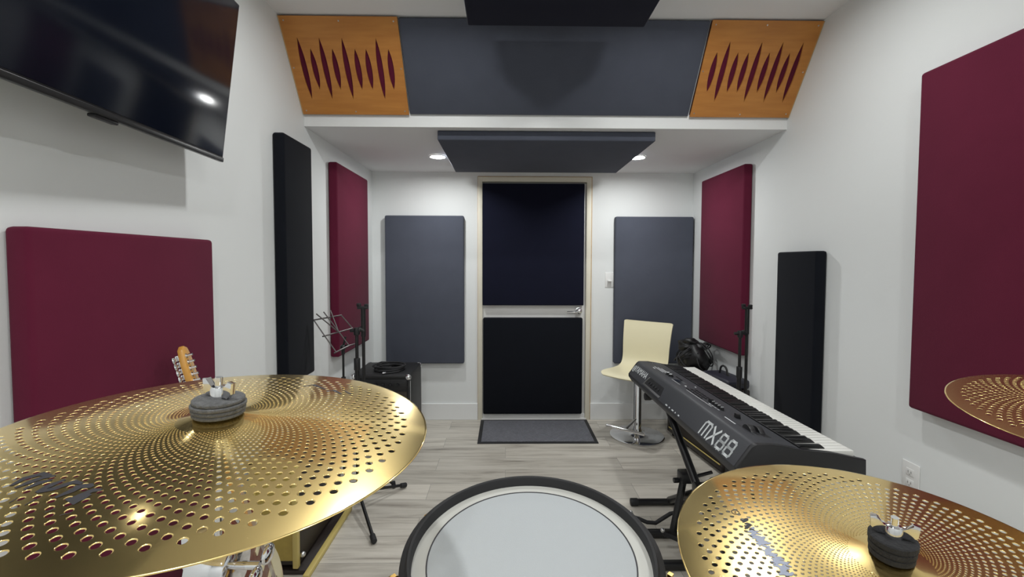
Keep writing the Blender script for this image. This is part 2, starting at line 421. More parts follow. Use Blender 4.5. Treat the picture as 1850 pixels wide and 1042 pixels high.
def slot(cx, cyy, hw, hh, lean=0.0):
    pts = []
    n = 14
    for i in range(n+1):
        t = -1+2*i/n; pts.append((cx+hw*(1-abs(t)**2.3)+lean*t, cyy+hh*t))
    for i in range(1, n):
        t = 1-2*i/n; pts.append((cx-hw*(1-abs(t)**2.3)+lean*t, cyy+hh*t))
    return pts
def slotted(x0, x1, fr_, kinds, label):
    W, Hh = x1-x0, SL-0.006
    e = slope_empty('slotted_board', x0, label=label, cat='wall panel', group='orange slotted boards on the soffit')
    polys = [[(0, 0), (W, 0), (W, Hh), (0, Hh)]]
    for f, kd in zip(fr_, kinds):
        polys.append(slot(f*W, Hh*0.485, 0.0150, Hh*(0.315 if kd == 'L' else 0.21)))
    me = curve_mesh('face_board', polys, 0.004)
    b = link_mesh('face_board', me, M_ORANGE, e, loc=(0, 0, 0.006))
    MB().box((0.004, 0.004, -0.022), (W-0.004, Hh-0.004, 0.0015), 0.002).build('fabric_backing', M_MAROON, e)['label'] = 'maroon cloth seen through the slots'
    for px, py in ((0.02, 0.02), (W/2, 0.016), (W-0.02, 0.02), (0.012, Hh/2), (W-0.012, Hh/2), (0.02, Hh-0.02), (W/2, Hh-0.02), (W-0.02, Hh-0.02)):
        MB().cyl((px, py, 0.009), (px, py, 0.0118), 0.0045, 0.003, 12).build('screw', M_STEEL, e)
    MB().box((-0.0045 if x0 < 0 else W, 0, -0.004), (0 if x0 < 0 else W+0.0045, Hh, 0.010)).build('raw_edge', M_RAW, e)
    return e
slotted(XL+0.006, -0.536, (.115, .208, .303, .398, .498, .595, .692, .793, .889), 'LSLSLSSLS', 'orange slotted wooden board on soffit at the left wall')
slotted(1.024, XR-0.006, (.111, .207, .308, .405, .502, .602, .697, .792, .885), 'SLSSLSLSL', 'orange slotted wooden board on soffit at the right wall')

# ------------------------------------------------------------------ downlights
def downlight(x, y, z, label=None, group=None):
    e = empty('downlight', (x, y, z), label=label, cat='ceiling light', group=group)
    MB().lathe([(0.048, -0.001), (0.060, -0.001), (0.061, -0.006), (0.054, -0.009), (0.047, -0.006), (0.048, -0.001)], 40).build('trim_ring', M_WHITEP, e)
    MB().lathe([(0, -0.0045), (0.048, -0.0045)], 40).build('diffuser', M_LAMP, e)
    return e
downlight(-0.485, 3.215, ZL, 'lit round downlight in low ceiling at left side of the dark cloud')
downlight(0.935, 3.205, ZL, 'lit round downlight in low ceiling at right side of the dark cloud')
for x in (-0.36, 0.84):
    for y in (1.70, 0.20, -1.25):
        downlight(x, y, ZH, 'round downlight in the high ceiling over the drum kit, outside the picture', 'high ceiling downlights')

# ------------------------------------------------------------------ television
tilt = math.atan2(0.070, 0.545)
tv = empty('television', (-0.977, 1.126, 1.702), (0, tilt, 0.05), label='large black flat television tilted down on the left wall', cat='television')
TW, TH = 0.97, 0.545
b = MB(); b.box((-0.028, -TW/2, 0), (0, TW/2, TH), 0.003); b.box((-0.055, -TW/2+0.12, 0.05), (-0.026, TW/2-0.12, TH-0.16), 0.012); b.build('housing', M_BLACK, tv)
MB().box((-0.001, -TW/2+0.006, 0.016), (0.0015, TW/2-0.006, TH-0.006), 0.0006).build('screen', M_GLASS, tv)['label'] = 'switched off glossy screen'
b = MB(); b.box((-0.012, -TW/2, -0.004), (0.004, TW/2, 0.012), 0.003); b.build('lower_bezel', M_SATIN, tv)
MB().box((-0.02, -0.035, -0.012), (0.0, 0.035, -0.003), 0.003).build('sensor_bar', M_BLACK, tv)
b = MB(); b.box((-0.075, -0.2, 0.14), (-0.052, 0.2, 0.34), 0.004)
b.tube([(-0.07, 0, 0.26), (-0.10, 0.01, 0.26), (-0.150, 0, 0.272)], 0.018, 12)
b.build('wall_mount', M_SATIN, tv)
mp_ = MB().box((XL+0.001, 1.00, 1.86), (XL+0.018, 1.24, 2.06), 0.003)
o = mp_.build('mount_plate', M_SATIN); o.parent = tv; bpy.context.view_layer.update(); o.matrix_parent_inverse = tv.matrix_world.inverted()

# ------------------------------------------------------------------ wall fittings
sw = empty('light_switch', (0.880, YF, 1.200), label='white rocker light switch on back wall right of the door', cat='light switch')
MB().box((-0.037, -0.006, -0.063), (0.037, 0, 0.063), 0.003).build('cover_plate', M_WHITEP, sw)
MB().prism([(-0.034, -0.006), (0.034, -0.006), (0.034, -0.007), (0, -0.0085), (-0.034, -0.012)], 0, -0.0165, 0.0165).build('rocker', M_WHITEP, sw)
ol = empty('wall_outlet', (XR, 1.690, 0.513), label='white double power outlet low on the right wall', cat='power outlet')
MB().box((-0.006, -0.037, -0.060), (0, 0.037, 0.060), 0.003).build('cover_plate', M_WHITEP, ol)
for dz in (-0.021, 0.021):
    s_ = MB().box((-0.008, -0.017, dz-0.014), (-0.005, 0.017, dz+0.014), 0.002).build('socket', M_WHITEP, ol)
    MB().box((-0.0086, -0.008, dz-0.003), (-0.0078, -0.005, dz+0.006)).box((-0.0086, 0.005, dz-0.003), (-0.0078, 0.008, dz+0.006)).cyl((-0.0086, 0, dz-0.008), (-0.0078, 0, dz-0.008), 0.0025, n=10).build('slot_hole', M_STEEL, s_)

# ------------------------------------------------------------------ doormat
dm = empty('doormat', (0.243, 3.515, 0.0), label='charcoal doormat on the plank floor before the door', cat='doormat')
MB().box((-0.425, -0.220, 0.002), (0.425, 0.220, 0.009), 0.003).build('pile', M_MAT, dm)
b = MB()
for lo, hi in (((-0.452, -0.248, 0), (0.452, -0.220, 0.006)), ((-0.452, 0.220, 0), (0.452, 0.246, 0.006)), ((-0.452, -0.220, 0), (-0.425, 0.220, 0.006)), ((0.425, -0.220, 0), (0.452, 0.220, 0.006))): b.box(lo, hi, 0.002)
b.build('rubber_border', M_RUBBER, dm)

# ------------------------------------------------------------------ cymbals
def cym_h(r, R):
    t = r/R
    return 0.0125*(1-t**1.7) + 0.0085*math.exp(-(r/0.042)**2)
def cymbal_mesh(R=0.203, N=58, ratio=0.9605, r_out=0.1826, r_in=0.034):
    K = int(math.log(r_in/r_out)/math.log(ratio))
    rb = [r_out*ratio**k for k in range(K+1)]
    V, F, sm = [], [], []
    th = 0.0006
    def v3(r, a, dz=0.0):
        V.append((r*math.cos(a), r*math.sin(a), cym_h(r, R)+dz)); return len(V)-1
    for side, dz0 in ((1, 0.0), (-1, -th)):
        grid = [[v3(r, j*PI/N, dz0) for j in range(2*N)] for r in rb]
        def f(idx): 
            F.append(tuple(idx if side > 0 else idx[::-1])); sm.append(True)
        # solid margins
        def ring_faces(A, B):
            for j in range(2*N): f([A[j], A[(j+1) % (2*N)], B[(j+1) % (2*N)], B[j]][::-1])
        prev = grid[0]
        for r in (0.187, 0.192, 0.197, 0.201, R):
            r_ = r*R/0.203 if R != 0.203 else r
            cur = [v3(r_, j*PI/N, dz0 if r != R else dz0*0.6) for j in range(2*N)]
            ring_faces(cur, prev) if False else [f([prev[j], cur[j], cur[(j+1) % (2*N)], prev[(j+1) % (2*N)]]) for j in range(2*N)]
            prev = cur
        if side > 0: rim_top = prev
        else: rim_bot = prev
        prev = grid[-1]
        for r in (0.031, 0.027, 0.022, 0.016, 0.010, 0.0062):
            cur = [v3(r, j*PI/N, dz0) for j in range(2*N)]
            for j in range(2*N): f([cur[j], prev[j], prev[(j+1) % (2*N)], cur[(j+1) % (2*N)]])
            prev = cur
        # perforated rings: every cell is a patch with a round hole
        for k in range(K):
            ro, ri = rb[k], rb[k+1]; rm = math.sqrt(ro*ri)
            hr = 0.146*2*PI*rm/N
            mids = {}
            o_ = k % 2
            for i in range(N):
                j0, j1, j2 = (2*i+o_) % (2*N), (2*i+1+o_) % (2*N), (2*i+2+o_) % (2*N)
                for jj in (j0, j2):
                    if jj not in mids: mids[jj] = v3(rm, jj*PI/N, dz0)
                a0 = (2*i+1+o_)*PI/N
                # boundary, counter-clockwise seen from above, starting at +angle side mid
                bd = [mids[j2], grid[k+1][j2], grid[k+1][j1], grid[k+1][j0], mids[j0], grid[k][j0], grid[k][j1], grid[k][j2]]
                hv, hc = [], []
                hr1 = hr*1.20 if side > 0 else hr
                for q in range(16):
                    t = 2*PI*q/16
                    hv.append(v3(rm-hr1*math.sin(t), a0+hr1*math.cos(t)/rm, dz0))
                for q in range(8):
                    f([bd[q], bd[(q+1) % 8], hv[(2*q+2) % 16], hv[2*q+1], hv[2*q]])
                if side > 0:
                    # chamfered lip and wall (own vertices: flat shaded)
                    A = [v3(rm-hr1*math.sin(2*PI*q/16), a0+hr1*math.cos(2*PI*q/16)/rm, 0) for q in range(16)]
                    B = [v3(rm-hr*math.sin(2*PI*q/16), a0+hr*math.cos(2*PI*q/16)/rm, -0.00025) for q in range(16)]
                    C = [v3(rm-hr*math.sin(2*PI*q/16), a0+hr*math.cos(2*PI*q/16)/rm, -th) for q in range(16)]
                    for q in range(16):
                        q2 = (q+1) % 16
                        F.append((A[q], A[q2], B[q2], B[q])); sm.append(True)
                        F.append((B[q], B[q2], C[q2], C[q])); sm.append(True)
    for j in range(2*N):
        F.append((rim_top[j], rim_bot[j], rim_bot[(j+1) % (2*N)], rim_top[(j+1) % (2*N)])); sm.append(False)
    me = bpy.data.meshes.new('cymbal'); me.from_pydata(V, [], F); me.update()
    me.polygons.foreach_set('use_smooth', sm)
    return me
CYM = cymbal_mesh(); CYM.materials.append(M_BRASS)

def axis_rot(n, spin=0.0):
    return (Vector((0, 0, 1)).rotation_difference(Vector(n)) @ Matrix.Rotation(spin, 3, 'Z').to_quaternion()).to_euler()

def ribbon(mb, pts, wd, zf, lift=0.0003, th=0.00015):
    """flat ink stroke lying on the surface z = zf(x, y)"""
    pts = [Vector((p[0], p[1])) for p in pts]; N = len(pts); A, B = [], []
    for i, p in enumerate(pts):
        t = (pts[min(i+1, N-1)]-pts[max(i-1, 0)]).normalized(); nrm = Vector((-t.y, t.x))
        ww = wd if not callable(wd) else wd(i/(N-1))
        a, b = p+nrm*ww/2, p-nrm*ww/2
        A.append(mb.bm.verts.new((a.x, a.y, zf(a.x, a.y)+lift))); B.append(mb.bm.verts.new((b.x, b.y, zf(b.x, b.y)+lift)))
    for i in range(N-1): mb.bm.faces.new((A[i], A[i+1], B[i+1], B[i]))
    return mb

def cymbal_stand(cx, cy, zc, n, felt_m, fr_, fh, apex, spin, legrot, label, foot=0.25):
    """stand axis vertical; tilter rod follows the cymbal normal. zc: rim-plane centre height"""
    n = Vector(n); q = axis_rot(n, spin)
    e = empty('cymbal_stand', (cx, cy, 0), label=label, cat='cymbal stand', group='cymbal stands of the drum kit')
    P = lambda d: Vector((0, 0, zc))+n*d
    joint = P(-0.138)
    MB().tube([joint, P(0.0), P(0.021+fh+0.020)], 0.0035, 12).build('rod', M_CHROME, e)
    b = MB(); b.cyl(P(-0.012), P(0.013), 0.0045, n=16); b.cyl(P(-0.016), P(-0.010), 0.018, n=24, bev=0.002); b.build('lower_sleeve', M_STEEL, e)
    MB().cyl(P(-0.0095), P(apex-0.0065), 0.015, n=24, bev=0.003).build('lower_felt', felt_m, e)
    # upper felt, ring of layered pads
    b = MB()
    layers = 4 if fh < 0.02 else 3
    prof = [(0.0045, 0)]
    for i in range(layers):
        z0, z1 = fh*i/layers, fh*(i+1)/layers; dd = 0.0007*((i*37) % 3-1)
        prof += [(fr_-0.0012+dd, z0), (fr_+dd, z0+0.0011), (fr_+dd, z1-0.0011), (fr_-0.0012+dd, z1)]
    prof += [(0.0045, fh)]
    b.lathe(prof, 40)
    o = b.build('felt_washer', felt_m, e, loc=P(apex), rot=q)
    # wing nut
    b = MB()
    b.lathe([(0, 0), (0.0075, 0), (0.0075, 0.009), (0.0062, 0.0115), (0.0035, 0.0125), (0, 0.0125)], 24)
    for s in (-1, 1):
        b.prism([(s*0.004, 0.002), (s*0.013, 0.001), (s*0.0185, 0.006), (s*0.0195, 0.017), (s*0.014, 0.018), (s*0.009, 0.011), (s*0.004, 0.010)][::s], 1, -0.0028, 0.0028, 0.0008)
    b.build('wing_nut', M_CHROME, e, loc=P(apex+fh), rot=q)
    # tilter: ratchet housing, clamp screw and wing
    b = MB(); j = joint
    b.cyl(j+Vector((-0.020, 0, 0)), j+Vector((0.020, 0, 0)), 0.026, n=28, bev=0.004); b.box(j+Vector((-0.030, -0.012, 0.0)), j+Vector((-0.006, 0.012, 0.040)), 0.005)
    b.cyl(j+Vector((-0.027, 0, 0)), j+Vector((-0.020, 0, 0)), 0.012, n=6); b.cyl(j, j+Vector((0, 0, -0.05)), 0.012, n=20)
    b.build('tilter', M_CHROME, e)
    b = MB(); b.cyl(j+Vector((0.020, 0, 0)), j+Vector((0.042, 0, 0)), 0.004, n=12)
    for s in (-1, 1): b.sphere(j+Vector((0.044, 0.012*s, 0.004*s)), 0.012, 14, (0.35, 1, 0.8))
    b.build('tilter_wing', M_CHROME, e)
    b = MB(); z = j.z-0.03
    b.cyl((j.x, j.y, z), (j.x, j.y, 0.72), 0.0095, n=20); b.cyl((j.x, j.y, 0.76), (j.x, j.y, 0.10), 0.0127, n=20); b.build('tube', M_CHROME, e)
    b = MB(); b.cyl((j.x, j.y, 0.735), (j.x, j.y, 0.775), 0.020, n=24, bev=0.002); b.cyl((j.x, j.y, 0.755), (j.x+0.045, j.y, 0.755), 0.006, n=12); b.build('height_clamp', M_CHROME, e)
    for k in range(3):
        a = legrot+2*PI*k/3; d = Vector((math.cos(a), math.sin(a), 0)); c = Vector((j.x, j.y, 0))
        lg = MB().tube([c+d*0.015+Vector((0, 0, 0.34)), c+d*foot+Vector((0, 0, 0.022))], 0.0075, 10).tube([c+d*0.012+Vector((0, 0, 0.13)), c+d*foot*0.55+Vector((0, 0, 0.163))], 0.005, 8).build('leg', M_CHROME, e)
        MB().sphere(c+d*(foot+0.003)+Vector((0, 0, 0.0165)), 0.0165, 14).build('rubber_foot', M_RUBBER, lg)
    return e

def place_cymbal(c, n, spin, label, scale=1.0, name='cymbal'):
    o = bpy.data.objects.new(name, CYM); COL.objects.link(o)
    o.location = c; o.rotation_euler = axis_rot(n, spin); o.scale = (scale,)*3
    return tag(o, label, 'cymbal', 'perforated brass cymbals')
LC, LN = (-0.2847, 0.4414, 1.1778), (0.0508, -0.0343, 0.9981)
RC, RN = (0.3913, 0.4373, 1.0330), (-0.0321, -0.0981, 0.9947)
FC, FN = (0.8196, 0.5640, 1.1436), (-0.0524, -0.0900, 0.9946)
cymL = place_cymbal(LC, LN, 0.025, 'perforated brass cymbal with grey felt, large at lower left')
cymR = place_cymbal(RC, RN, 0.01, 'perforated brass cymbal with black felt at lower right beside the keyboard')
cymF = place_cymbal(FC, FN, 0.04, 'perforated brass cymbal cut off by right edge before the maroon panel', 0.178/0.203)
cymbal_stand(LC[0], LC[1], LC[2], LN, M_FELT, 0.0235, 0.0165, 0.0205, -0.35, 0.9, 'chrome cymbal stand with grey felt and wing nut through the left cymbal', 0.25)
cymbal_stand(RC[0], RC[1], RC[2], RN, M_FELTB, 0.0195, 0.0215, 0.0205, -0.62, 0.2, 'cymbal stand with black felt and wing nut through the right cymbal', 0.22)
cymbal_stand(FC[0], FC[1], FC[2], FN, M_FELTB, 0.0195, 0.0215, 0.0180, 0.3, 0.6, 'chrome stand under the cymbal at the right edge', 0.25)
# printed marks (illegible in the photograph: brush-like strokes and a row of letter shapes)
zf = lambda x, y: cym_h(math.hypot(x, y), 0.203)
def ink(cym, strokes, m):
    b = MB()
    for pts, wd in strokes: ribbon(b, pts, wd, zf)
    me = bpy.data.meshes.new('printed_mark'); b.bm.to_mesh(me); b.bm.free()
    o = link_mesh('printed_mark', me, m, cym); o['label'] = 'dark printed lettering'
    return o
tap = lambda wv: (lambda t: wv*(0.35+0.65*math.sin(PI*min(max(t, 0.03), 0.97))))
LA = [[(-0.0814, -0.1126), (-0.0809, -0.1032), (-0.0741, -0.0974), (-0.0655, -0.0995)], [(-0.0754, -0.1155), (-0.0722, -0.1082), (-0.068, -0.1015), (-0.0613, -0.1006)], [(-0.0672, -0.1174), (-0.0648, -0.1092), (-0.0588, -0.1054)], [(-0.0554, -0.1209), (-0.0538, -0.1129), (-0.0496, -0.105)], [(-0.0544, -0.1209), (-0.0473, -0.1165), (-0.0406, -0.1077), (-0.0333, -0.11)], [(-0.0367, -0.1267), (-0.0326, -0.119), (-0.0309, -0.1127), (-0.0257, -0.1107)], [(-0.0353, -0.1137), (-0.0257, -0.1125), (-0.0225, -0.1138)], [(-0.0255, -0.129), (-0.022, -0.1239), (-0.0186, -0.1177), (-0.0129, -0.1171)], [(-0.0221, -0.1305), (-0.0181, -0.1271), (-0.0164, -0.122)], [(-0.028, -0.1274), (-0.0175, -0.1312), (-0.0176, -0.1271)]]
LF = [[(-0.0618, -0.1325), (-0.0617, -0.1268)], [(-0.0491, -0.1349), (-0.0478, -0.1277)], [(-0.0287, -0.1423), (-0.0256, -0.1384)], [(-0.0166, -0.1449), (-0.0118, -0.1418)]]
LB = [[(0.0262, 0.1341), (0.035, 0.1456), (0.0562, 0.1273)], [(0.0618, 0.1178), (0.0681, 0.1253), (0.0827, 0.1111)], [(0.0809, 0.1266), (0.0932, 0.1146)]]
RPATH = [(-0.1091, 0.0952), (-0.1066, 0.0821), (-0.1072, 0.0717), (-0.1072, 0.061), (-0.1067, 0.0464), (-0.1061, 0.0328), (-0.1054, 0.0188), (-0.1069, 0.0048), (-0.1084, -0.0071)]

ink(cymL, [(s_, tap(0.0062)) for s_ in LA], M_INKMARK)
ink(cymL, [(s_, tap(0.0022)) for s_ in LF], M_INKMARK)
ink(cymL, [(s_, tap(0.0050)) for s_ in LB], M_INKMARK)
def arc_frame(p, q):
    t = Vector((q[0]-p[0], q[1]-p[1])).normalized(); return t, Vector((-t.y, t.x))
def brush(path, per, size, wd, seed):
    """worn, unreadable strokes following a path"""
    rnd = random.Random(seed); out = []
    for p, q in zip(path[:-1], path[1:]):
        t, nn = arc_frame(p, q)
        for k in range(per):
            f = (k+0.5)/per; c = Vector(p)*(1-f)+Vector(q)*f
            a0, a1 = rnd.uniform(-.55, -.2), rnd.uniform(.15, .5); sk = rnd.uniform(-.35, .35)
            pts = [c+nn*(size*(a0+(a1-a0)*u))+t*(size*(sk*u+0.12*math.sin(5*u+k))) for u in (0, .25, .5, .75, 1)]
            out.append(([tuple(v) for v in pts], tap(wd*rnd.uniform(0.7, 1.2))))
    return out
ringp = [(-0.1090+0.0042*math.cos(2*PI*k/16), 0.0952+0.0042*math.sin(2*PI*k/16)) for k in range(17)]
ink(cymR, [(ringp, 0.0008), ([(-0.1100, 0.0935), (-0.1088, 0.0955), (-0.1080, 0.0970)], 0.0010)]+brush(RPATH[1:4], 3, 0.012, 0.0034, 5), M_INKMARK)
ink(cymR, brush(RPATH[3:], 5, 0.0165, 0.0042, 9), M_INKBLUE)

# ------------------------------------------------------------------ tom drum
DC, DN = Vector((0.0330, 0.5583, 0.9776)), Vector((-0.0144, -0.0938, 0.9955))
td = empty('tom_drum', DC, axis_rot(DN), label='drum with white mesh head and black rubber rim in front of camera', cat='drum')
MB().lathe([(0.1365, -0.010), (0.1505, -0.012), (0.1505, -0.0045), (0.1365, -0.0040), (0.1365, -0.010)], 96).build('head_border', M_HEADRIM, td)['label'] = 'cream border of the drum head'
MB().lathe([(0, -0.0038), (0.1312, -0.0038), (0.1312, -0.0060), (0, -0.0060)], 96).build('drum_head', M_MESHHEAD, td)['label'] = 'white mesh drum head'
MB().lathe([(0.1365, -0.0044), (0.1365, -0.0040), (0.1330, -0.0037), (0.1330, -0.0050)], 96).build('head_border', M_HEADRIM, td)
MB().lathe([(0.1312, -0.0050), (0.1312, -0.0033), (0.1330, -0.0033), (0.1330, -0.0050)], 96).build('seam_ring', M_INKMARK, td)['label'] = 'thin dark circle on the head'
MB().lathe([(0.1505, -0.020), (0.1505, 0.0075), (0.1520, 0.0098), (0.1548, 0.0105), (0.1562, 0.0090), (0.1568, 0.0070), (0.1580, 0.0062), (0.1612, 0.0058), (0.1640, 0.0035), (0.1650, -0.0005), (0.1650, -0.022), (0.1630, -0.025), (0.1530, -0.025), (0.1505, -0.020)], 96).build('rim', M_RUBBER, td)['label'] = 'black rubber rim'
MB().lathe([(0.1460, -0.019), (0.1500, -0.024), (0.1500, -0.205), (0.1490, -0.210), (0.1400, -0.210), (0.1400, -0.019)], 80).build('shell', M_SHELL, td)
for deg in (-171, -131, -90, -51, -11, 30, 90, 150):
    a = math.radians(deg); R0 = 0.1662
    lg = MB(); c = Vector((R0*math.cos(a), R0*math.sin(a), 0)); d = Vector((math.cos(a), math.sin(a), 0))
    lg.box((R0-0.016, -0.008, -0.105), (R0-0.001, 0.008, -0.060), 0.004, 2, Matrix.Rotation(a, 4, 'Z'))
    lg.box((R0-0.003, -0.008, -0.026), (R0+0.010, 0.008, -0.017), 0.003, 2, Matrix.Rotation(a, 4, 'Z'))
    lug = lg.build('lug', M_GOLD, td)
    p = d*(R0+0.005)
    b = MB(); b.cyl(p+Vector((0, 0, -0.085)), p+Vector((0, 0, -0.018)), 0.0028, n=12); b.cyl(p+Vector((0, 0, -0.018)), p+Vector((0, 0, -0.014)), 0.0068, n=20, bev=0.001); b.cyl(p+Vector((0, 0, -0.014)), p+Vector((0, 0, -0.0065)), 0.0040, n=4, bev=0.0008)
    b.build('tension_rod', M_GOLD, lug)
ds = empty('drum_stand', (DC.x+0.02, DC.y+0.03, 0), label='steel tripod stand under the white headed drum', cat='drum stand')
b = MB(); b.cyl((0, 0, 0.09), (0, 0, 0.60), 0.014, n=20); b.build('tube', M_STEEL, ds)
zb_ = DC.z-0.212
b = MB(); b.cyl((0, 0, 0.56), (0, 0, zb_-0.06), 0.011, n=16)
for k in range(3):
    a = PI/2+2*PI*k/3; d = Vector((math.cos(a), math.sin(a), 0))
    b.tube([Vector((0, 0, zb_-0.065)), d*0.07+Vector((0, 0, zb_-0.045)), d*0.12+Vector((0, 0, zb_-0.002+0.0957*d.y*0.12-0.004))], 0.007, 10)
b.build('basket_arm', M_STEEL, ds)
for k in range(3):
    a = PI/2+2*PI*k/3; d = Vector((math.cos(a), math.sin(a), 0))
    lg = MB().tube([d*0.012+Vector((0, 0, 0.30)), d*0.19+Vector((0, 0, 0.020))], 0.0075, 10).build('leg', M_STEEL, ds)
    MB().sphere(d*0.193+Vector((0, 0, 0.0145)), 0.0145, 12).build('rubber_foot', M_RUBBER, lg)

# ------------------------------------------------------------------ stage keyboard (u along its length, v to the player, w up)
KL, KD = 1.318, 0.405
RV, RW, BW, FW, KW = 0.0607, 0.1197, 0.0458, 0.0694, 0.0866
kb = empty('stage_keyboard', (0.7473, 2.678, 0.6308), (0.0114, -0.0229, -1.59), label='charcoal 88 key stage keyboard on a black stand along the right wall', cat='keyboard')
body = [(0.02, 0), (0.0, 0.03), (0.0, BW), (RV-0.012, RW-0.010), (RV-0.004, RW-0.0025), (RV+0.006, RW), (0.105, RW-0.001), (0.205, RW-0.018), (0.212, RW-0.026), (0.212, 0.055), (KD-0.012, 0.052), (KD-0.004, 0.040), (KD-0.004, 0.008), (KD-0.02, 0)]
MB().prism(body, 0, 0.010, KL-0.010, 0.003).build('body', M_KEYBODY, kb)
cheek = [(0.018, 0), (-0.001, 0.03), (-0.001, BW), (RV-0.012, RW-0.009), (RV-0.004, RW-0.0015), (RV+0.006, RW+0.001), (0.115, RW-0.001), (0.16, RW-0.008), (0.212, RW-0.022), (0.30, FW+0.022), (KD, FW), (KD, 0.008), (KD-0.012, 0)]
def cheek_part(u0, u1): return MB().prism(cheek, 0, u0, u1, 0.003).build('end_cheek', M_KEYSIDE, kb)
cheek_part(0, 0.018); cheek_part(KL-0.018, KL)
b = MB(); b.box((0.018, 0.385, 0.05), (KL-0.018, KD-0.006, 0.066), 0.002); b.build('key_slip', M_KEYSIDE, kb)
# keys; the lowest key is at the near end (u = KL)
KU0, KU1 = 0.030, KL-0.030
wk = (KU1-KU0)/52
KF, KBk = 0.388, 0.214
wme = None
for i in range(52):
    if wme is None:
        o = MB().box((0.0006, KBk, 0.056), (wk-0.0006, KF, KW), 0.0012, 2).build('white_key', M_KEYW, kb, loc=(KU0, 0, 0)); wme = o
    else:
        o = wme.copy(); COL.objects.link(o); o.parent = kb; o.location = (KU0+i*wk, 0, 0)
notes = 'A BC D EF G '          # pattern from the lowest key
bme = None
for i in range(51):                # white index counted from the low (near) end
    if 'ABCDEFG'[i % 7] in 'ACDFG':
        u = KU1-(i+1)*wk
        if bme is None:
            bme = MB().prism([(KBk, KW-0.004), (KBk, KW+0.0140), (KBk+0.082, KW+0.0125), (KBk+0.0945, KW+0.002), (KBk+0.0950, KW-0.004)], 0, -0.0062, 0.0062, 0.0016).build('black_key', M_KEYB, kb, loc=(u, 0, 0)); o = bme
        else:
            o = bme.copy(); COL.objects.link(o); o.parent = kb; o.location = (u, 0, 0)
MB().box((KU0, KBk-0.001, KW-0.006), (KU1, KBk+0.004, KW+0.0145)).build('key_felt_strip', M_KEYSIDE, kb)
# top panel: printed rows, knobs, buttons, display, wheels.  the panel slopes gently to the keys
def pw(v): return RW-0.001-max(0, v-0.105)*0.17
def onpanel(name, u0, u1, v0, v1, h, m, bev=0.001):
    b = MB(); b.prism([(v0, pw(v0)-0.002), (v0, pw(v0)+h), (v1, pw(v1)+h), (v1, pw(v1)-0.002)], 0, u0, u1, bev if h > 0.001 else 0); return b.build(name, m, kb)
for (u0, u1, v) in ((0.150, 0.30, 0.108), (0.165, 0.32, 0.122), (0.185, 0.33, 0.136)):
    onpanel('category_list', u0, u1, v, v+0.0052, 0.0004, M_INK)['label'] = 'printed white list'
onpanel('category_list', 0.175, 0.215, 0.092, 0.097, 0.0004, M_INK)
for u in (0.355, 0.395): 
    k_ = MB().cyl((u, 0.118, pw(0.118)-0.002), (u, 0.118, pw(0.118)+0.006), 0.014, n=28, bev=0.002).cyl((u, 0.118, pw(0.118)+0.005), (u, 0.118, pw(0.118)+0.013), 0.0105, n=28, bev=0.002).build('dial', M_KEYSIDE, kb)
    MB().cyl((u, 0.118, pw(0.118)+0.0125), (u, 0.118, pw(0.118)+0.0142), 0.0075, n=24).build('dial_cap', M_INK, k_)
for k in range(4): onpanel('button', 0.375+0.022*k, 0.389+0.022*k, 0.150, 0.158, 0.003, M_KEYSIDE)
onpanel('display', 0.455, 0.535, 0.108, 0.150, 0.0006, M_GLASS)
onpanel('display_line', 0.455, 0.57, 0.1005, 0.1025, 0.0004, M_INK)
onpanel('button', 0.585, 0.597, 0.116, 0.123, 0.003, M_WHITEP); onpanel('button', 0.575, 0.584, 0.168, 0.174, 0.003, M_INK)
for r_ in range(3):
    for k in range(6): onpanel('button', 0.635+0.029*k, 0.657+0.029*k, 0.104+0.020*r_, 0.112+0.020*r_, 0.0028, M_KEYSIDE)
for r_ in range(2): onpanel('panel_line', 0.66+0.1*r_, 0.84+0.08*r_, 0.096+0.001*r_, 0.098+0.001*r_, 0.0004, M_INK)
for k in range(4):
    u = 0.878+0.026*k; b = MB().cyl((u, 0.124, pw(0.124)-0.001), (u, 0.124, pw(0.124)+0.012), 0.0075, 0.0065, 20, 0.0012); kn = b.build('knob', M_KEYSIDE, kb)
    MB().box((u-0.0012, 0.118, pw(0.124)+0.0118), (u+0.0012, 0.130, pw(0.124)+0.0130)).build('pointer', M_INK, kn)
    onpanel('knob_scale', u-0.009, u+0.009, 0.1065, 0.1105, 0.0004, M_INK)
u = 0.848; MB().prism([(0.118, pw(0.118)-0.001), (0.120, pw(0.118)+0.015), (0.134, pw(0.134)+0.015), (0.136, pw(0.136)-0.001)], 0, u-0.010, u+0.010, 0.002).build('tempo_slider', M_KEYSIDE, kb)
u = 1.040; MB().prism([(0.132, pw(0.132)-0.001), (0.134, pw(0.132)+0.016), (0.149, pw(0.149)+0.016), (0.151, pw(0.151)-0.001)], 0, u-0.009, u+0.009, 0.002).build('volume_slider', M_KEYSIDE, kb)
onpanel('slider_slot', 1.00, 1.07, 0.139, 0.143, 0.0003, M_KEYSIDE)
onpanel('panel_line', 1.045, 1.125, 0.090, 0.0945, 0.0004, M_INK)
for v in (0.104, 0.134):
    b = MB()
    pf = [(1.178+0.034*math.cos(PI*t/12), pw(v+0.01)-0.012+0.030*math.sin(PI*t/12)) for t in range(13)]
    b.prism(pf, 1, v, v+0.018, 0.002)
    onpanel('wheel_well', 1.120, 1.236, v-0.004, v+0.022, 0.0004, M_KEYSIDE)
    b.build('pitch_wheel', M_BLACK, kb)
# far end top print
onpanel('panel_print', 0.022, 0.030, 0.075, 0.14, 0.0004, M_INK); 
for k in range(4): onpanel('panel_print', 0.023, 0.028, 0.150+0.011*k, 0.157+0.011*k, 0.0004, M_INK)
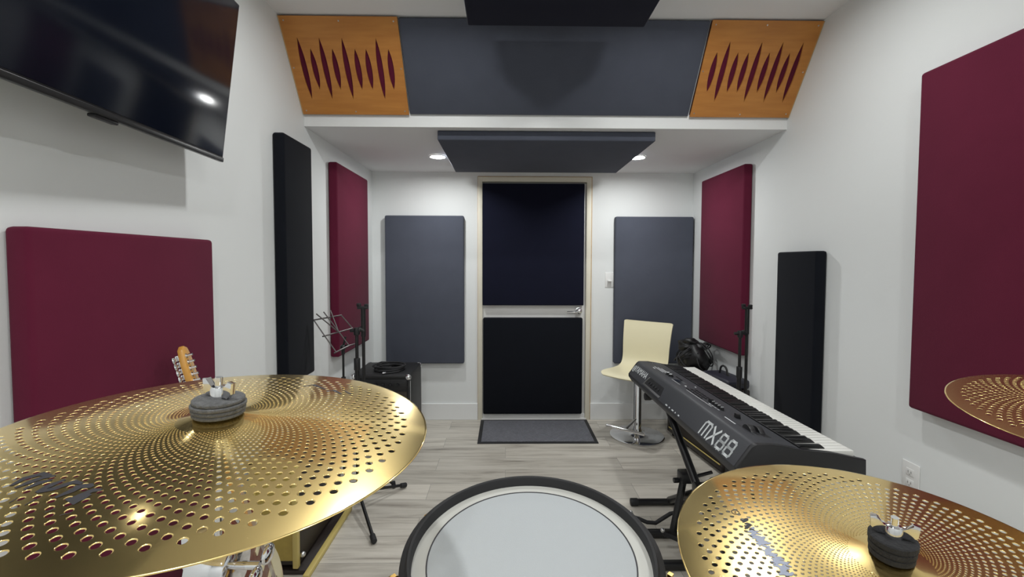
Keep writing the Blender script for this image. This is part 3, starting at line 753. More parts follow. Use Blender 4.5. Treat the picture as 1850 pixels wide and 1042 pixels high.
# slanted back face: local frame along u (reading direction) and up the slope
bs = Vector((0, RV-0.012, RW-0.010-BW)); BSL = bs.length; bs.normalize(); bn = Vector((0, -bs.z, bs.y))
BM = Matrix((Vector((1, 0, 0)), bs, bn)).transposed()
if BM.determinant() < 0: BM = Matrix((Vector((1, 0, 0)), bs, -bn)).transposed()
b_rot = BM.to_euler()
def back_loc(u, s_, h=0.0006): return Vector((u, 0, BW))+bs*s_+bn*h
# 'MX88' in square stroked lettering
def stroke_letters():
    b = MB(); th = 0.0006
    def seg(pts, wd):
        for p, q in zip(pts[:-1], pts[1:]):
            p, q = Vector(p), Vector(q); d = (q-p).normalized(); n = Vector((-d.y, d.x))*wd/2; e = d*wd/2*0.9
            quad = [p-e+n, p-e-n, q+e-n, q+e+n]
            b.prism([(v.x, v.y) for v in quad], 2, 0, th)
    h, wd = 0.062, 0.0105
    r = 0.010
    # m
    seg([(0, 0), (0, h-r), (r, h), (0.066-r, h), (0.066, h-r), (0.066, 0)], wd); seg([(0.033, h), (0.033, 0)], wd)
    # X
    seg([(0.086, 0), (0.143, h)], wd*1.1); seg([(0.086, h), (0.143, 0)], wd*1.1)
    # 8 8
    for x in (0.167, 0.238):
        W = 0.050; m_ = h*0.5
        for y0, y1 in ((0, m_), (m_, h)):
            i_ = 0.003 if y0 > 0 else 0
            seg([(x+i_+r*.7, y0), (x+i_, y0+r*.7), (x+i_, y1-r*.7), (x+i_+r*.7, y1), (x+W-i_-r*.7, y1), (x+W-i_, y1-r*.7), (x+W-i_, y0+r*.7), (x+W-i_-r*.7, y0), (x+i_+r*.7, y0)], wd)
    return b
b = stroke_letters(); o = b.build('model_lettering', M_INK, kb, smooth=False); o.location = back_loc(1.022, 0.009); o.scale = (0.80, 0.86, 1); o.rotation_euler = b_rot; o['label'] = 'large grey letters MX88'
me = text_mesh('maker_lettering', 'YAMAHA', 0.052, 0.0003); o = link_mesh('maker_lettering', me, M_INK, kb, loc=back_loc(0.058, 0.024), rot=b_rot); o['label'] = 'grey letters YAMAHA'
b = MB(); 
b.tube([(0.019*math.cos(2*PI*k/28), 0.019*math.sin(2*PI*k/28), 0.0003) for k in range(28)], 0.0016, 6, True)
for k in range(3):
    a = PI/2+2*PI*k/3; b.box((-0.0014, -0.016, 0), (0.0014, 0.016, 0.0006), 0, 1, Matrix.Rotation(a-PI/2, 4, 'Z'))
o = b.build('round_emblem', M_INK, kb); o.location = back_loc(0.036, 0.045); o.rotation_euler = b_rot
# connector recess on the back
b = MB(); 
b.prism([(0.300, 0.012), (0.560, 0.012), (0.535, 0.060), (0.330, 0.060)], 2, 0.0, 0.0006); o = b.build('connector_recess', M_KEYSIDE, kb, smooth=False); o.location = back_loc(0, 0, 0.0002); o.rotation_euler = b_rot
b = MB(); b.prism([(0.285, 0.006), (0.555, 0.006), (0.562, 0.016), (0.300, 0.016), (0.325, 0.060), (0.315, 0.060)], 2, 0.0, 0.004, 0.001); o = b.build('recess_frame', M_STEEL, kb); o.location = back_loc(0, 0, 0.0002); o.rotation_euler = b_rot
for k, u in enumerate((0.350, 0.385, 0.425, 0.460, 0.500)):
    o = MB().cyl((0, 0, 0), (0, 0, 0.004), 0.008, n=16, bev=0.001).build('socket', M_BLACK, kb); o.location = back_loc(u, 0.036, 0.0008); o.rotation_euler = b_rot
for k, (u, l_) in enumerate(((0.655, 0.022), (0.70, 0.010), (0.735, 0.020), (0.775, 0.008), (0.81, 0.014))):
    o = MB().box((0, 0, 0), (l_, 0.0055, 0.0005)).build('small_print', M_INK, kb, smooth=False); o.location = back_loc(u, 0.003, 0.0003); o.rotation_euler = b_rot
for u in (0.10, KL-0.06):
    for v in (0.10, 0.30): MB().box((u, v, -0.012), (u+0.035, v+0.035, 0.002), 0.004).build('rubber_foot', M_RUBBER, kb)

# keyboard stand: two crossed tubular legs, top arms across the depth, floor bars with rubber caps
ks = empty('keyboard_stand', (0.95, 1.95, 0), label='black crossed leg stand holding the keyboard', cat='keyboard stand')
def rel(x, y, z): return (x-0.95, y-1.95, z)
zt_ = lambda y: 0.6308+0.0229*(2.678-y)-0.0225
bar = lambda a, c, s_: None
b = MB(); b.tube([rel(0.872, 2.42, zt_(2.42)-0.004), rel(0.872, 1.50, 0.030)], 0.019, 12); b.build('leg', M_SATIN, ks)
b = MB(); b.tube([rel(0.914, 1.50, zt_(1.50)-0.004), rel(0.914, 2.42, 0.030)], 0.019, 12); b.build('leg', M_SATIN, ks)
b = MB(); b.cyl(rel(0.85, 1.96, 0.33), rel(0.94, 1.96, 0.33), 0.030, n=28, bev=0.004); b.build('pivot_disc', M_SATIN, ks)
for y, z in ((2.42, None), (1.50, None)):
    zz = zt_(y)-0.002
    arm = MB().tube([rel(0.79, y, zz), rel(1.15, y, zz)], 0.0175, 14).build('support_arm', M_SATIN, ks)
    for x in (0.765, 1.140): MB().cyl(rel(x, y, zz), rel(x+0.033, y, zz), 0.0205, n=18, bev=0.003).build('end_cap', M_RUBBER, arm)
    ft = MB().tube([rel(0.71, y, 0.0205), rel(1.16, y, 0.0205)], 0.0175, 14).build('floor_bar', M_SATIN, ks)
    for x in (0.695, 1.135): MB().cyl(rel(x, y, 0.0205), rel(x+0.04, y, 0.0205), 0.0205, n=18, bev=0.003).build('end_cap', M_RUBBER, ft)

# folded A-frame guitar stand beside it
gs = empty('guitar_stand', (0.87, 2.06, 0), label='empty black guitar stand with bent yoke arms on the floor beside the keyboard stand', cat='guitar stand')
def g(x, y, z): return (x-0.80, y-2.06, z)
b = MB()
for s in (-0.016, 0.016):
    b.tube([g(0.755+s*0.7, 2.135+s, 0.03), g(0.822+s*0.7, 2.175+s, 0.285)], 0.015, 8)
b.build('upright', M_SATIN, gs)
b = MB(); b.box(g(0.795, 2.135, 0.262), g(0.855, 2.205, 0.312), 0.008); b.build('pivot_block', M_BLACK, gs)
b = MB(); b.tube([g(0.772, 2.165, 0.270), g(0.825, 2.170, 0.272), g(0.965, 2.185, 0.300)], 0.0085, 10); b.cyl(g(0.764, 2.165, 0.269), g(0.790, 2.166, 0.270), 0.0125, n=14, bev=0.002); b.build('cross_pin', M_SATIN, gs)
def yoke(dy, dz, dx=0.0):
    p = [g(0.775+dx, 2.15+dy, 0.095+dz), g(0.758+dx, 2.15+dy, 0.092+dz), g(0.708+dx, 2.15+dy, 0.060+dz), g(0.684+dx, 2.15+dy, 0.044+dz), g(0.640+dx, 2.15+dy, 0.048+dz), g(0.600+dx, 2.15+dy, 0.066+dz), g(0.570+dx, 2.15+dy, 0.076+dz), g(0.558+dx, 2.15+dy, 0.098+dz)]
    a = MB().tube(p, 0.0095, 12).build('yoke_arm', M_RUBBER, gs)
    MB().sphere(p[-1], 0.0108, 12).build('arm_tip', M_STEEL, a)
yoke(0.03, 0.0); yoke(-0.10, -0.012, 0.115)
for y in (2.135, 1.905):
    ft = MB().box(g(0.60, y-0.018, 0.004), g(0.93, y+0.018, 0.034), 0.005).build('base_bar', M_SATIN, gs)
    for x in (0.59, 0.915): MB().box(g(x, y-0.020, 0), g(x+0.025, y+0.020, 0.038), 0.004).build('rubber_end', M_RUBBER, ft)
b = MB(); b.box(g(0.82, 1.905, 0.008), g(0.85, 2.135, 0.030), 0.004); b.build('spine', M_SATIN, gs)

# ------------------------------------------------------------------ cream chair
ch = empty('swivel_chair', (1.025, 3.420, 0), (0, 0, math.radians(-40)), label='cream moulded swivel chair on a chrome pedestal right of the door', cat='chair')
# profile in local (y: front is -y, z)
prof = [(-0.235, 0.487), (-0.215, 0.500), (-0.16, 0.503), (-0.08, 0.498), (0.0, 0.495), (0.07, 0.500), (0.115, 0.520), (0.140, 0.555), (0.152, 0.60), (0.158, 0.66), (0.166, 0.72), (0.180, 0.79), (0.196, 0.85), (0.202, 0.872)]
def smooth_path(P, n):
    P = [Vector(p) for p in P]; out = []
    for i in range(len(P)-1):
        p0, p1, p2, p3 = P[max(i-1, 0)], P[i], P[i+1], P[min(i+2, len(P)-1)]
        for k in range(n):
            t = k/n; out.append(0.5*((2*p1)+(p2-p0)*t+(2*p0-5*p1+4*p2-p3)*t*t+(3*p1-p0-3*p2+p3)*t**3))
    out.append(P[-1]); return out
pp = smooth_path(prof, 4); b = MB(); nx = 16
def half_w(i, n):
    t = i/(n-1); wv = 0.205-0.018*math.sin(PI*t)
    if t < 0.10: wv *= 0.80+0.20*math.sin(min(1, t/0.10)*PI/2)
    if t > 0.93: wv *= 1-0.13*((t-0.93)/0.07)**3
    return wv
rows = []
for side in (0, 1):
    rr = []
    for i, p in enumerate(pp):
        t = (pp[min(i+1, len(pp)-1)]-pp[max(i-1, 0)]).normalized(); nn = Vector((-t.y, t.x))
        row = []
        for k in range(nx+1):
            s_ = -1+2*k/nx; x = s_*half_w(i, len(pp))
            dish = -0.016*s_*s_ if False else 0.014*s_*s_
            q = p+nn*(dish+(0.006 if side == 0 else -0.006))
            row.append(b.bm.verts.new((x, q.x, q.y)))
        rr.append(row)
    rows.append(rr)
A, B = rows; nP = len(pp)
for i in range(nP-1):
    for k in range(nx):
        b.bm.faces.new((A[i][k], A[i][k+1], A[i+1][k+1], A[i+1][k])); b.bm.faces.new((B[i][k], B[i+1][k], B[i+1][k+1], B[i][k+1]))
for i in range(nP-1):
    b.bm.faces.new((A[i][0], A[i+1][0], B[i+1][0], B[i][0])); b.bm.faces.new((A[i][nx], B[i][nx], B[i+1][nx], A[i+1][nx]))
for k in range(nx):
    b.bm.faces.new((A[0][k], B[0][k], B[0][k+1], A[0][k+1])); b.bm.faces.new((A[-1][k], A[-1][k+1], B[-1][k+1], B[-1][k]))
b.build('seat_shell', M_CREAM, ch, angle=60)
b = MB(); b.box((-0.09, -0.10, 0.462), (0.09, 0.08, 0.486), 0.005); b.build('seat_plate', M_STEEL, ch)
b = MB(); b.lathe([(0, 0.47), (0.014, 0.47), (0.014, 0.24), (0.014, 0.235)], 24); b.lathe([(0.0, 0.43), (0.030, 0.43), (0.032, 0.425), (0.032, 0.05), (0.040, 0.03)], 32); b.build('gas_column', M_CHROME, ch)
MB().lathe([(0, 0.004), (0.200, 0.000), (0.206, 0.003), (0.206, 0.007), (0.195, 0.011), (0.12, 0.016), (0.065, 0.026), (0.040, 0.042), (0.034, 0.060), (0.0, 0.060)], 72).build('pedestal_base', M_CHROME, ch)
b = MB(); b.tube([(0, -0.024, 0.140), (0, -0.13, 0.122), (0, -0.215, 0.110)], 0.009, 12); b.tube([(-0.15, -0.218, 0.110), (0.15, -0.218, 0.110)], 0.0115, 14); b.cyl((0, 0, 0.115), (0, 0, 0.165), 0.031, n=28, bev=0.003); b.build('footrest', M_CHROME, ch)
b = MB(); b.tube([(0.05, 0.0, 0.463), (0.15, -0.02, 0.452), (0.185, -0.02, 0.447)], 0.005, 10); b.build('height_lever', M_CHROME, ch)

# ------------------------------------------------------------------ amplifiers
def coil(b, cx, cy, z, r, turns, tr, jit=0.006, sx=1.0, sy=1.0, pitch=None, n=22, ph=0.0):
    pts = []
    for i in range(int(turns*n)+1):
        a = 2*PI*i/n+ph; k = i/n
        rr = r+jit*math.sin(1.7*a+ph)+jit*0.6*math.sin(0.43*a)
        pts.append((cx+rr*sx*math.cos(a), cy+rr*sy*math.sin(a), z+(pitch or tr*1.2)*k*0.9+0.002*math.sin(a*1.3)))
    b.tube(pts, tr, 8)
AX0, AX1, AY0, AY1, AZ = -1.062, -0.655, 3.040, 3.450, 0.572
am = empty('guitar_amplifier', ((AX0+AX1)/2, (AY0+AY1)/2, 0), label='black guitar amplifier with chrome corners on floor at back left', cat='amplifier')
ox, oy = (AX0+AX1)/2, (AY0+AY1)/2; hx_, hy_ = (AX1-AX0)/2, (AY1-AY0)/2
MB().box((-hx_, -hy_+0.012, 0.02), (hx_, hy_, AZ), 0.012, 3).build('cabinet', M_TOLEX, am)
b = MB(); b.box((-hx_+0.02, -hy_+0.004, 0.04), (hx_-0.02, -hy_+0.016, AZ-0.115), 0.004); b.build('grille', M_GRILLE, am)
b = MB(); b.box((-hx_, -hy_, 0.02), (-hx_+0.02, -hy_+0.03, AZ-0.002), 0.006); b.box((hx_-0.02, -hy_, 0.02), (hx_, -hy_+0.03, AZ-0.002), 0.006); b.box((-hx_, -hy_, AZ-0.022), (hx_, -hy_+0.03, AZ-0.002), 0.006); b.build('front_frame', M_TOLEX, am)
cp = MB().box((-hx_+0.02, -hy_+0.006, AZ-0.105), (hx_-0.02, -hy_+0.02, AZ-0.03), 0.003).build('control_panel', M_BLACK, am)
for k in range(6): MB().cyl((-0.13+0.05*k, -hy_+0.008, AZ-0.066), (-0.13+0.05*k, -hy_-0.012, AZ-0.066), 0.010, 0.008, 18, 0.001).build('knob', M_BLACK, cp)
for sx in (-1, 1):
    for z in (AZ-0.016, 0.036):
        for sy in (-1, 1):
            b = MB(); b.sphere((sx*(hx_-0.014), sy*(hy_-0.014), z), 0.0215, 14); b.build('metal_corner', M_CHROME, am)
b = MB(); b.box((hx_-0.006, -hy_+0.008, 0.04), (hx_+0.002, -hy_+0.016, AZ-0.04), 0.001); b.box((hx_-0.004, hy_-0.010, 0.03), (hx_+0.003, hy_-0.002, AZ-0.015), 0.001); b.build('edge_trim', M_STEEL, am)
MB().tube([(-0.085, 0.05, AZ), (-0.085, 0.05, AZ+0.022), (-0.06, 0.05, AZ+0.030), (0.06, 0.05, AZ+0.030), (0.085, 0.05, AZ+0.022), (0.085, 0.05, AZ)], 0.010, 10).build('carry_handle', M_RUBBER, am)
b = MB()
for k in range(4): b.cyl(((-1)**k*(hx_-0.05), (1 if k < 2 else -1)*(hy_-0.06), 0), ((-1)**k*(hx_-0.05), (1 if k < 2 else -1)*(hy_-0.06), 0.022), 0.018, n=16)
b.build('rubber_feet', M_RUBBER, am)
c1 = empty('audio_cable', (-0.835, 3.19, AZ), label='black audio cable coiled on top of the back left amplifier', cat='cable')
b = MB(); coil(b, 0, 0.0, 0.007, 0.105, 3.4, 0.0055, 0.008, 1.0, 0.72, 0.011); coil(b, 0.012, 0.01, 0.020, 0.085, 1.6, 0.0055, 0.008, 1.0, 0.72, 0.009, ph=1.2)
b.tube([(0.10, 0, 0.006), (0.08, -0.07, 0.006), (0.02, -0.11, 0.006), (0.005, -0.115, 0.007)], 0.0055, 8); b.build('cord', M_RUBBER, c1)
MB().cyl((0.005, -0.113, 0.009), (-0.012, -0.132, 0.009), 0.0085, 0.006, 14, 0.001).build('plug', M_CHROME, c1)

# dark brown amplifier on the right wall, its grille to the left
fa, fb = Vector((1.368, 2.742, 0)), Vector((1.274, 3.455, 0))           # near and far lower corners of its face
ad = (fb-fa).normalized(); an = Vector((ad.y, -ad.x, 0)); Lr = (fb-fa).length     # an points to the wall
rot_a = math.atan2(ad.y, ad.x)
a2 = empty('guitar_amplifier', fa, (0, 0, rot_a), label='dark brown guitar amplifier with tan piping on right wall behind the keyboard', cat='amplifier')
Dp, H2 = 0.178, 0.545                                                    # local: x along face, -y to the wall
MB().box((0, -Dp, 0.030), (Lr, -0.012, H2), 0.010, 3).build('cabinet', M_BROWN, a2)
MB().box((0.025, -0.018, 0.070), (Lr-0.025, -0.004, H2-0.035), 0.003).build('grille', M_GRILLE, a2)
b = MB(); b.box((0, -0.02, 0.03), (0.03, 0, H2), 0.005); b.box((Lr-0.03, -0.02, 0.03), (Lr, 0, H2), 0.005); b.box((0.0, -0.02, H2-0.04), (Lr, 0, H2-0.002), 0.005); b.box((0.0, -0.02, 0.03), (Lr, 0, 0.062), 0.005); b.build('front_frame', M_BROWN, a2)
b = MB(); b.tube([(0.03, 0.001, 0.066), (Lr-0.03, 0.001, 0.066)], 0.004, 8); b.tube([(0.03, 0.001, H2-0.042), (Lr-0.03, 0.001, H2-0.042)], 0.004, 8); b.build('piping', M_PIPING, a2)['label'] = 'tan piping'
for x in (0.04, Lr-0.04):
    for y in (-0.04, -Dp+0.03): MB().cyl((x, y, 0), (x, y, 0.032), 0.017, n=16).build('rubber_foot', M_RUBBER, a2)
for z in (0.045, H2-0.014): MB().sphere((0.013, -0.013, z), 0.0135, 12).sphere((Lr-0.013, -0.013, z), 0.0135, 12).build('corner_cap', M_BLACK, a2)
MB().sphere((Lr, -0.03, 0.22), 0.03, 14, (0.5, 0.8, 1.2)).build('side_handle', M_BLACK, a2)

# cable bag on top of it
def lumpy(name, m, parent, c, r, sc, seed, amp=0.12, flat=None):
    bm = bmesh.new(); bmesh.ops.create_icosphere(bm, subdivisions=4, radius=1.0)
    rnd = random.Random(seed); ks_ = [(Vector((rnd.uniform(-4, 4), rnd.uniform(-4, 4), rnd.uniform(-4, 4))), rnd.uniform(0, 6)) for _ in range(7)]
    for v in bm.verts:
        d = v.co.normalized(); f = 1+amp*sum(math.sin(k.dot(d)+p) for k, p in ks_)/3+0.4*amp*sum(math.sin(3.1*k.dot(d)+p) for k, p in ks_)/4
        v.co = Vector((d.x*sc[0], d.y*sc[1], d.z*sc[2]))*r*f
        if v.co.z < -r*sc[2]*0.72: v.co.z = -r*sc[2]*0.72
        v.co += Vector(c)
    me = bpy.data.meshes.new(name); bm.to_mesh(me); bm.free(); me.shade_smooth()
    return link_mesh(name, me, m, parent)
cb = empty('cable_bag', (1.395, 3.300, H2+0.004), label='slumped black bag of cables on the brown amplifier beside cream chair', cat='bag')
lumpy('bag', M_BAG, cb, (0.0, 0.0, 0.080), 0.1, (1.10, 1.35, 1.12), 3, 0.18)
lumpy('bag_flap', M_BAG, cb, (-0.015, -0.005, 0.185), 0.1, (0.78, 0.80, 0.50), 11, 0.30)
for k in range(6):
    b = MB(); coil(b, 0, 0, 0, 0.070+0.008*(k % 3), 2.2, 0.0045, 0.012, 1.1, 0.9, 0.008, ph=k*1.1)
    o = b.build('cable', M_RUBBER, cb, loc=((-0.075, 0.03, 0.055, -0.04, 0.062, -0.06)[k], (-0.075, -0.10, -0.06, -0.09, 0.0, -0.02)[k], (0.075, 0.10, 0.13, 0.075, 0.155, 0.115)[k]), rot=(0.9+0.3*math.sin(k), 0.5*math.cos(k*2), k*0.9))
MB().cyl((-0.095, -0.125, 0.022), (-0.099, -0.145, 0.026), 0.009, n=14, bev=0.001).build('plug', M_CHROME, cb)
b = MB(); b.tube([(0.09, -0.10, 0.10), (0.115, -0.14, 0.06), (0.118, -0.17, 0.015), (0.100, -0.19, 0.007), (0.085, -0.165, 0.008), (0.105, -0.145, 0.009), (0.130, -0.165, 0.010), (0.120, -0.20, 0.008)], 0.003, 8); b.build('thin_cable', M_GREYM, cb)
sb = empty('soft_case', (1.452, 2.905, H2), (0, 0, rot_a-PI/2), label='flat navy soft case with loop handle on the brown amplifier', cat='bag')
MB().box((-0.080, -0.140, 0.0), (0.080, 0.150, 0.062), 0.018, 3).build('case_body', M_NAVYBAG, sb)
MB().tube([(-0.081, -0.12, 0.036), (-0.081, 0.13, 0.036)], 0.004, 8).tube([(-0.06, -0.141, 0.036), (0.06, -0.141, 0.036)], 0.004, 8).build('zip', M_BLACK, sb)
b = MB()
pts = [(0.0, -0.028+0.0, 0.055)]+[(0.0, 0.02-0.036*math.cos(PI*k/12), 0.085+0.034*math.sin(PI*k/12)) for k in range(13)]+[(0.0, 0.068, 0.055)]
b.tube(pts, 0.0065, 8); b.build('loop_handle', M_BLACK, sb)
tag(lumpy('paper_sheet', M_WHITEP, None, (0, 0, 0), 0.01, (1, 1, 1), 1), 'x') if False else None
o = MB().box((-0.035, -0.045, 0), (0.035, 0.045, 0.010), 0.004).build('power_adapter', M_WHITEP, loc=(1.480, 3.115, H2)); tag(o, 'small white adapter between the cable bag and navy case', 'power adapter')

# ------------------------------------------------------------------ stands
def mic_stand(x, y, ztop, zclutch, zsplit, boom_off, label, feet, poler=0.0085):
    e = empty('microphone_stand', (x, y, 0), label=label, cat='microphone stand')
    MB().cyl((0, 0, 0.06), (0, 0, zsplit), 0.0125, n=18).build('lower_tube', M_SATIN, e)
    MB().cyl((0, 0, zsplit-0.02), (0, 0, zclutch), poler, n=16).build('upper_tube', M_SATIN, e)
    b = MB(); b.cyl((0, 0, zsplit-0.035), (0, 0, zsplit+0.03), 0.0165, n=20, bev=0.003); b.build('height_clutch', M_BLACK, e)
    bx, by = boom_off
    b = MB(); b.cyl((0, 0, zclutch-0.02), (0, 0, zclutch+0.02), 0.016, n=20, bev=0.003); b.tube([(0, 0, zclutch), (bx*0.5, by*0.5, zclutch+0.012), (bx, by, zclutch)], 0.014, 12); b.cyl((-0.035*(1 if bx > 0 else -1), 0, zclutch+0.004), (0.0, 0, zclutch+0.004), 0.009, n=14, bev=0.002); b.build('boom_pivot', M_BLACK, e)
    bm_ = MB().cyl((bx, by, 0.36), (bx, by, ztop), 0.0085, n=14).cyl((bx, by, ztop-0.16), (bx, by, ztop-0.005), 0.0125, n=16).build('boom_arm', M_SATIN, e)
    b = MB(); b.box((bx-0.030, by-0.012, ztop-0.012), (bx+0.026, by+0.012, ztop+0.004), 0.004); b.box((bx-0.034, by-0.008, ztop+0.002), (bx-0.012, by+0.010, ztop+0.020), 0.004); b.box((bx+0.006, by-0.008, ztop+0.002), (bx+0.028, by+0.010, ztop+0.016), 0.004); b.build('microphone_clip', M_BLACK, bm_)
    MB().cyl((0, 0, 0.055), (0, 0, 0.125), 0.020, n=20, bev=0.003).build('leg_hub', M_BLACK, e)
    for fx, fy in feet:
        d = Vector((fx, fy, 0)); dn = d.normalized()
        lg = MB().tube([dn*0.012+Vector((0, 0, 0.095)), d+Vector((0, 0, 0.018))], 0.0085, 12).build('leg', M_SATIN, e)
        MB().cyl(d*0.90+Vector((0, 0, 0.0255)), d*1.03+Vector((0, 0, 0.0155)), 0.0135, 0.0140, 14, 0.004).build('rubber_foot', M_RUBBER, lg)
    return e
mic_stand(-0.800, 2.400, 1.105, 0.975, 0.80, (0.031, 0.015), 'black microphone stand with folded boom beside the music stand', [(0.172, -0.305), (0.200, 0.225), (-0.235, 0.060)])
mic_stand(1.392, 2.620, 1.085, 0.925, 0.70, (0.040, 0.0), 'black microphone stand with folded boom behind the keyboard', [(-0.13, 0.05), (0.13, 0.05), (0.02, -0.15)])

MSB = Vector((-0.852*1.08, 2.340*1.08, 0))
ms = empty('music_stand', MSB, label='folding wire music stand beside the left microphone stand', cat='music stand')
def q3(p): return Vector((p[0]*1.08, p[1]*1.08, 1.349+(p[2]-1.349)*1.08))-MSB
for A_, B_ in (((-0.966, 2.25, 1.055), (-0.880, 2.40, 1.062)), ((-0.921, 2.25, 0.972), (-0.829, 2.42, 0.988))):
    MB().tube([q3(A_), q3(B_)], 0.0042, 10).build('desk_bar', M_GREYM, ms)
b = MB(); b.tube([q3((-0.866, 2.25, 0.887)), q3((-0.816, 2.33, 0.911)), q3((-0.805, 2.41, 0.908))], 0.0042, 10); b.build('desk_bar', M_GREYM, ms)
for pts in ([(-0.964, 2.25, 1.055), (-0.910, 2.25, 0.974), (-0.854, 2.25, 0.892)], [(-0.939, 2.31, 1.090), (-0.870, 2.33, 0.984), (-0.816, 2.33, 0.910)], [(-0.919, 2.35, 1.094), (-0.873, 2.33, 0.990)], [(-0.955, 2.26, 1.085), (-0.878, 2.33, 0.987)], [(-0.880, 2.40, 1.060), (-0.829, 2.42, 0.988)]):
    MB().tube([q3(p) for p in pts], 0.0034, 8).build('desk_rod', M_GREYM, ms)
MB().cyl((0, 0, 0.14), (0, 0, 0.826), 0.0062, n=14).cyl((0, 0, 0.14), (0, 0, 0.68), 0.0095, n=14).build('pole', M_SATIN, ms)
b = MB(); b.sphere((0, 0, 0.864), 0.017, 16); b.cyl((0, 0, 0.825), (0, 0, 0.864), 0.010, n=14); b.tube([(0, 0, 0.864), (0.02, -0.005, 0.875), (0.036, -0.010, 0.876)], 0.006, 8); b.tube([(0, 0, 0.864), (0.014, 0, 0.925)], 0.006, 8); b.build('tilt_joint', M_BLACK, ms)
b = MB(); b.cyl((0, 0, 0.655), (0, 0, 0.695), 0.0125, n=16, bev=0.002); b.cyl((0, 0, 0.676), (-0.030, -0.004, 0.678), 0.006, n=10); b.sphere((-0.034, -0.004, 0.678), 0.009, 12, (0.6, 1, 1)); b.build('height_knob', M_BLACK, ms)
for fx, fy in ((0.255, 0.100), (-0.06, 0.230), (-0.125, 0.02)):
    d = Vector((fx, fy, 0)); lg = MB().tube([d.normalized()*0.01+Vector((0, 0, 0.33)), d*0.55+Vector((0, 0, 0.15)), d+Vector((0, 0, 0.016))], 0.006, 8).build('leg', M_SATIN, ms)
    MB().cyl(d+Vector((0, 0, 0)), d*0.985+Vector((0, 0, 0.040)), 0.0125, n=14, bev=0.003).build('rubber_foot', M_RUBBER, lg)

# ------------------------------------------------------------------ electric guitar leaning at the left wall
gt_head = Vector((-1.005, 1.392, 1.085)); gt_body = Vector((-0.828, 1.500, 0.330))
ax = (gt_head-gt_body).normalized(); nf = Vector((1, 0.36, 0)); nf = (nf-ax*nf.dot(ax)).normalized(); wx = ax.cross(nf)
GM = Matrix((wx, ax, nf)).transposed()                                    # local x: width, y: along neck, z: out of the face
gt_base = gt_body-ax*0.215
gt = empty('electric_guitar', gt_base, GM.to_euler(), label='electric guitar with amber headstock leaning against the left maroon panel', cat='guitar')
outline = [(0.0, 0.0), (0.075, 0.004), (0.132, 0.04), (0.155, 0.10), (0.142, 0.165), (0.118, 0.215), (0.116, 0.26), (0.132, 0.31), (0.136, 0.36), (0.118, 0.402), (0.098, 0.405), (0.078, 0.372), (0.048, 0.342), (0.030, 0.338),
           (-0.030, 0.338), (-0.05, 0.345), (-0.078, 0.40), (-0.105, 0.452), (-0.128, 0.448), (-0.140, 0.40), (-0.134, 0.34), (-0.118, 0.275), (-0.122, 0.225), (-0.150, 0.165), (-0.162, 0.10), (-0.138, 0.04), (-0.078, 0.004)]
op = smooth_path(outline+[outline[0]], 4)[:-1]
MB().prism([(p.x, p.y) for p in op], 2, -0.044, -0.028, 0.006, 3).build('body', M_GEDGE, gt)
ip = [(p.x*0.985, 0.2+(p.y-0.2)*0.99) for p in op]
MB().prism(ip, 2, -0.030, 0.0005, 0.006).build('front_finish', M_GEDGE, gt)
pg = [(0.052, 0.03), (0.100, 0.035), (0.140, 0.085), (0.146, 0.12), (0.134, 0.165), (0.110, 0.215), (0.108, 0.26), (0.122, 0.31), (0.126, 0.355), (0.110, 0.39), (0.100, 0.39), (0.082, 0.36), (0.055, 0.325), (0.045, 0.25), (0.060, 0.18), (0.048, 0.10)]
pgs = smooth_path(pg+[pg[0]], 3)[:-1]
MB().prism([(p.x, p.y) for p in pgs], 2, 0.0, 0.0028, 0.0008).build('pickguard', M_GBODY, gt)['label'] = 'cream pickguard'
MB().prism([(-0.028, 0.33), (0.028, 0.33), (0.0215, 0.835), (-0.0215, 0.835)], 2, -0.008, 0.010, 0.003).build('neck', M_MAPLE, gt)
HL = (gt_head-gt_base).length
hs_ = [(-0.0215, 0.825), (-0.045, 0.865), (-0.036, HL-0.05), (-0.020, HL-0.008), (0.0, HL), (0.022, HL-0.010), (0.030, HL-0.035), (0.0215, 0.825)]
MB().prism(hs_, 2, -0.010, 0.006, 0.003).build('headstock', M_MAPLE, gt)['label'] = 'amber wooden headstock'
tx0, ty0, ty1 = -0.026, 0.868, HL-0.030
for k in range(6):
    y = ty0+(ty1-ty0)*k/5; x = tx0+0.012*k/5
    b = MB(); b.box((x-0.012, y-0.009, -0.024), (x+0.012, y+0.009, -0.009), 0.003); b.cyl((x, y, 0.004), (x, y, 0.024), 0.0042, n=12); b.cyl((x, y, 0.005), (x, y, 0.008), 0.0075, n=14)
    b.cyl((x-0.01, y, -0.0165), (x-0.030, y, -0.0165), 0.003, n=8); b.sphere((x-0.036, y, -0.0165), 0.0105, 12, (0.75, 1, 0.5)); b.build('tuner', M_CHROME, gt)
for k in range(6): MB().tube([(-0.014+0.0056*k, 0.10, 0.013), (-0.014+0.0056*k, 0.83, 0.012), (tx0+0.012*(5-k)/5, ty0+(ty1-ty0)*(5-k)/5, 0.012)], 0.0006, 5).build('string', M_STEEL, gt)
for y in (0.15, 0.21, 0.27): MB().box((-0.042, y-0.009, 0), (0.042, y+0.009, 0.005), 0.002).build('pickup', M_GBODY, gt)
MB().box((-0.04, 0.085, 0), (0.04, 0.115, 0.010), 0.003).build('bridge', M_CHROME, gt)
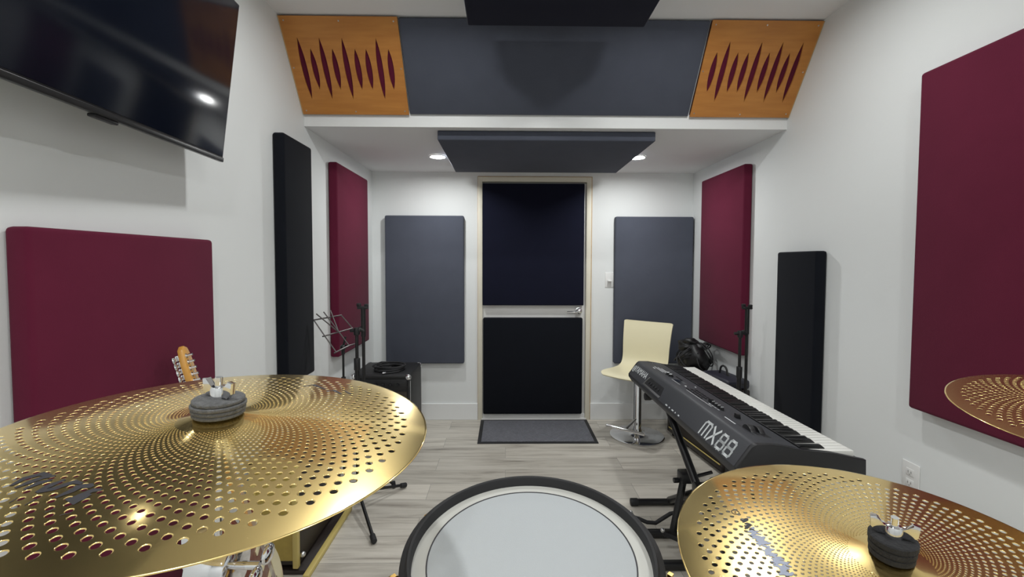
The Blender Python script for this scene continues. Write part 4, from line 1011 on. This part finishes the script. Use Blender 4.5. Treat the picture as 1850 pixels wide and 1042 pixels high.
# low tubular cradle it stands in
gc = empty('guitar_cradle', (gt_base.x, gt_base.y, 0), label='low black tubular cradle under the leaning electric guitar', cat='guitar stand')
yb0 = gt_base.z-0.022
b = MB(); b.tube([(-0.02, -0.10, yb0-0.020), (-0.02, 0.10, yb0-0.020)], 0.009, 10)
for s in (-1, 1): b.tube([(-0.09, s*0.10, yb0+0.03), (-0.06, s*0.10, yb0-0.02), (0.03, s*0.10, yb0-0.028), (0.05, s*0.10, yb0+0.01)], 0.009, 10)
b.build('cradle_arm', M_RUBBER, gc)
b = MB()
for s in (-1, 1): b.tube([(-0.02, s*0.10, yb0-0.022), (-0.12, s*0.14, 0.010)], 0.008, 10); b.tube([(-0.02, s*0.10, yb0-0.022), (0.10, s*0.13, 0.010)], 0.008, 10)
b.build('foot_frame', M_SATIN, gc)

# gold trimmed cabinet on the floor behind the guitar
gcab = empty('speaker_cabinet', (-0.990, 2.010, 0), label='dark brown cabinet with gold front and gold edging on floor under the left cymbal', cat='speaker cabinet')
MB().box((-0.098, -0.115, 0.035), (0.098, 0.385, 0.50), 0.006, 2).build('cabinet', M_BROWN, gcab)
MB().box((-0.080, -0.124, 0.06), (0.080, -0.110, 0.475), 0.003).build('front_cloth', M_GOLDCLOTH, gcab)['label'] = 'gold front cloth'
b = MB(); b.box((0.078, -0.132, 0.03), (0.102, -0.108, 0.50), 0.004); b.box((-0.102, -0.132, 0.03), (-0.078, -0.108, 0.50), 0.004); b.box((-0.102, -0.132, 0.478), (0.102, -0.108, 0.502), 0.004); b.build('front_edging', M_PIPING, gcab)['label'] = 'bright gold edging'
b = MB(); b.box((0.132, -0.16, 0.0), (0.158, 0.385, 0.022), 0.004); b.build('base_rail', M_PIPING, gcab)['label'] = 'gold rail along the floor'
b = MB(); b.box((-0.098, -0.125, 0.0), (0.1315, 0.385, 0.020), 0.003); b.build('plinth', M_BROWN, gcab)
b = MB(); b.sphere((0.108, -0.10, 0.075), 0.013, 14); b.build('knob', M_STEEL, gcab)
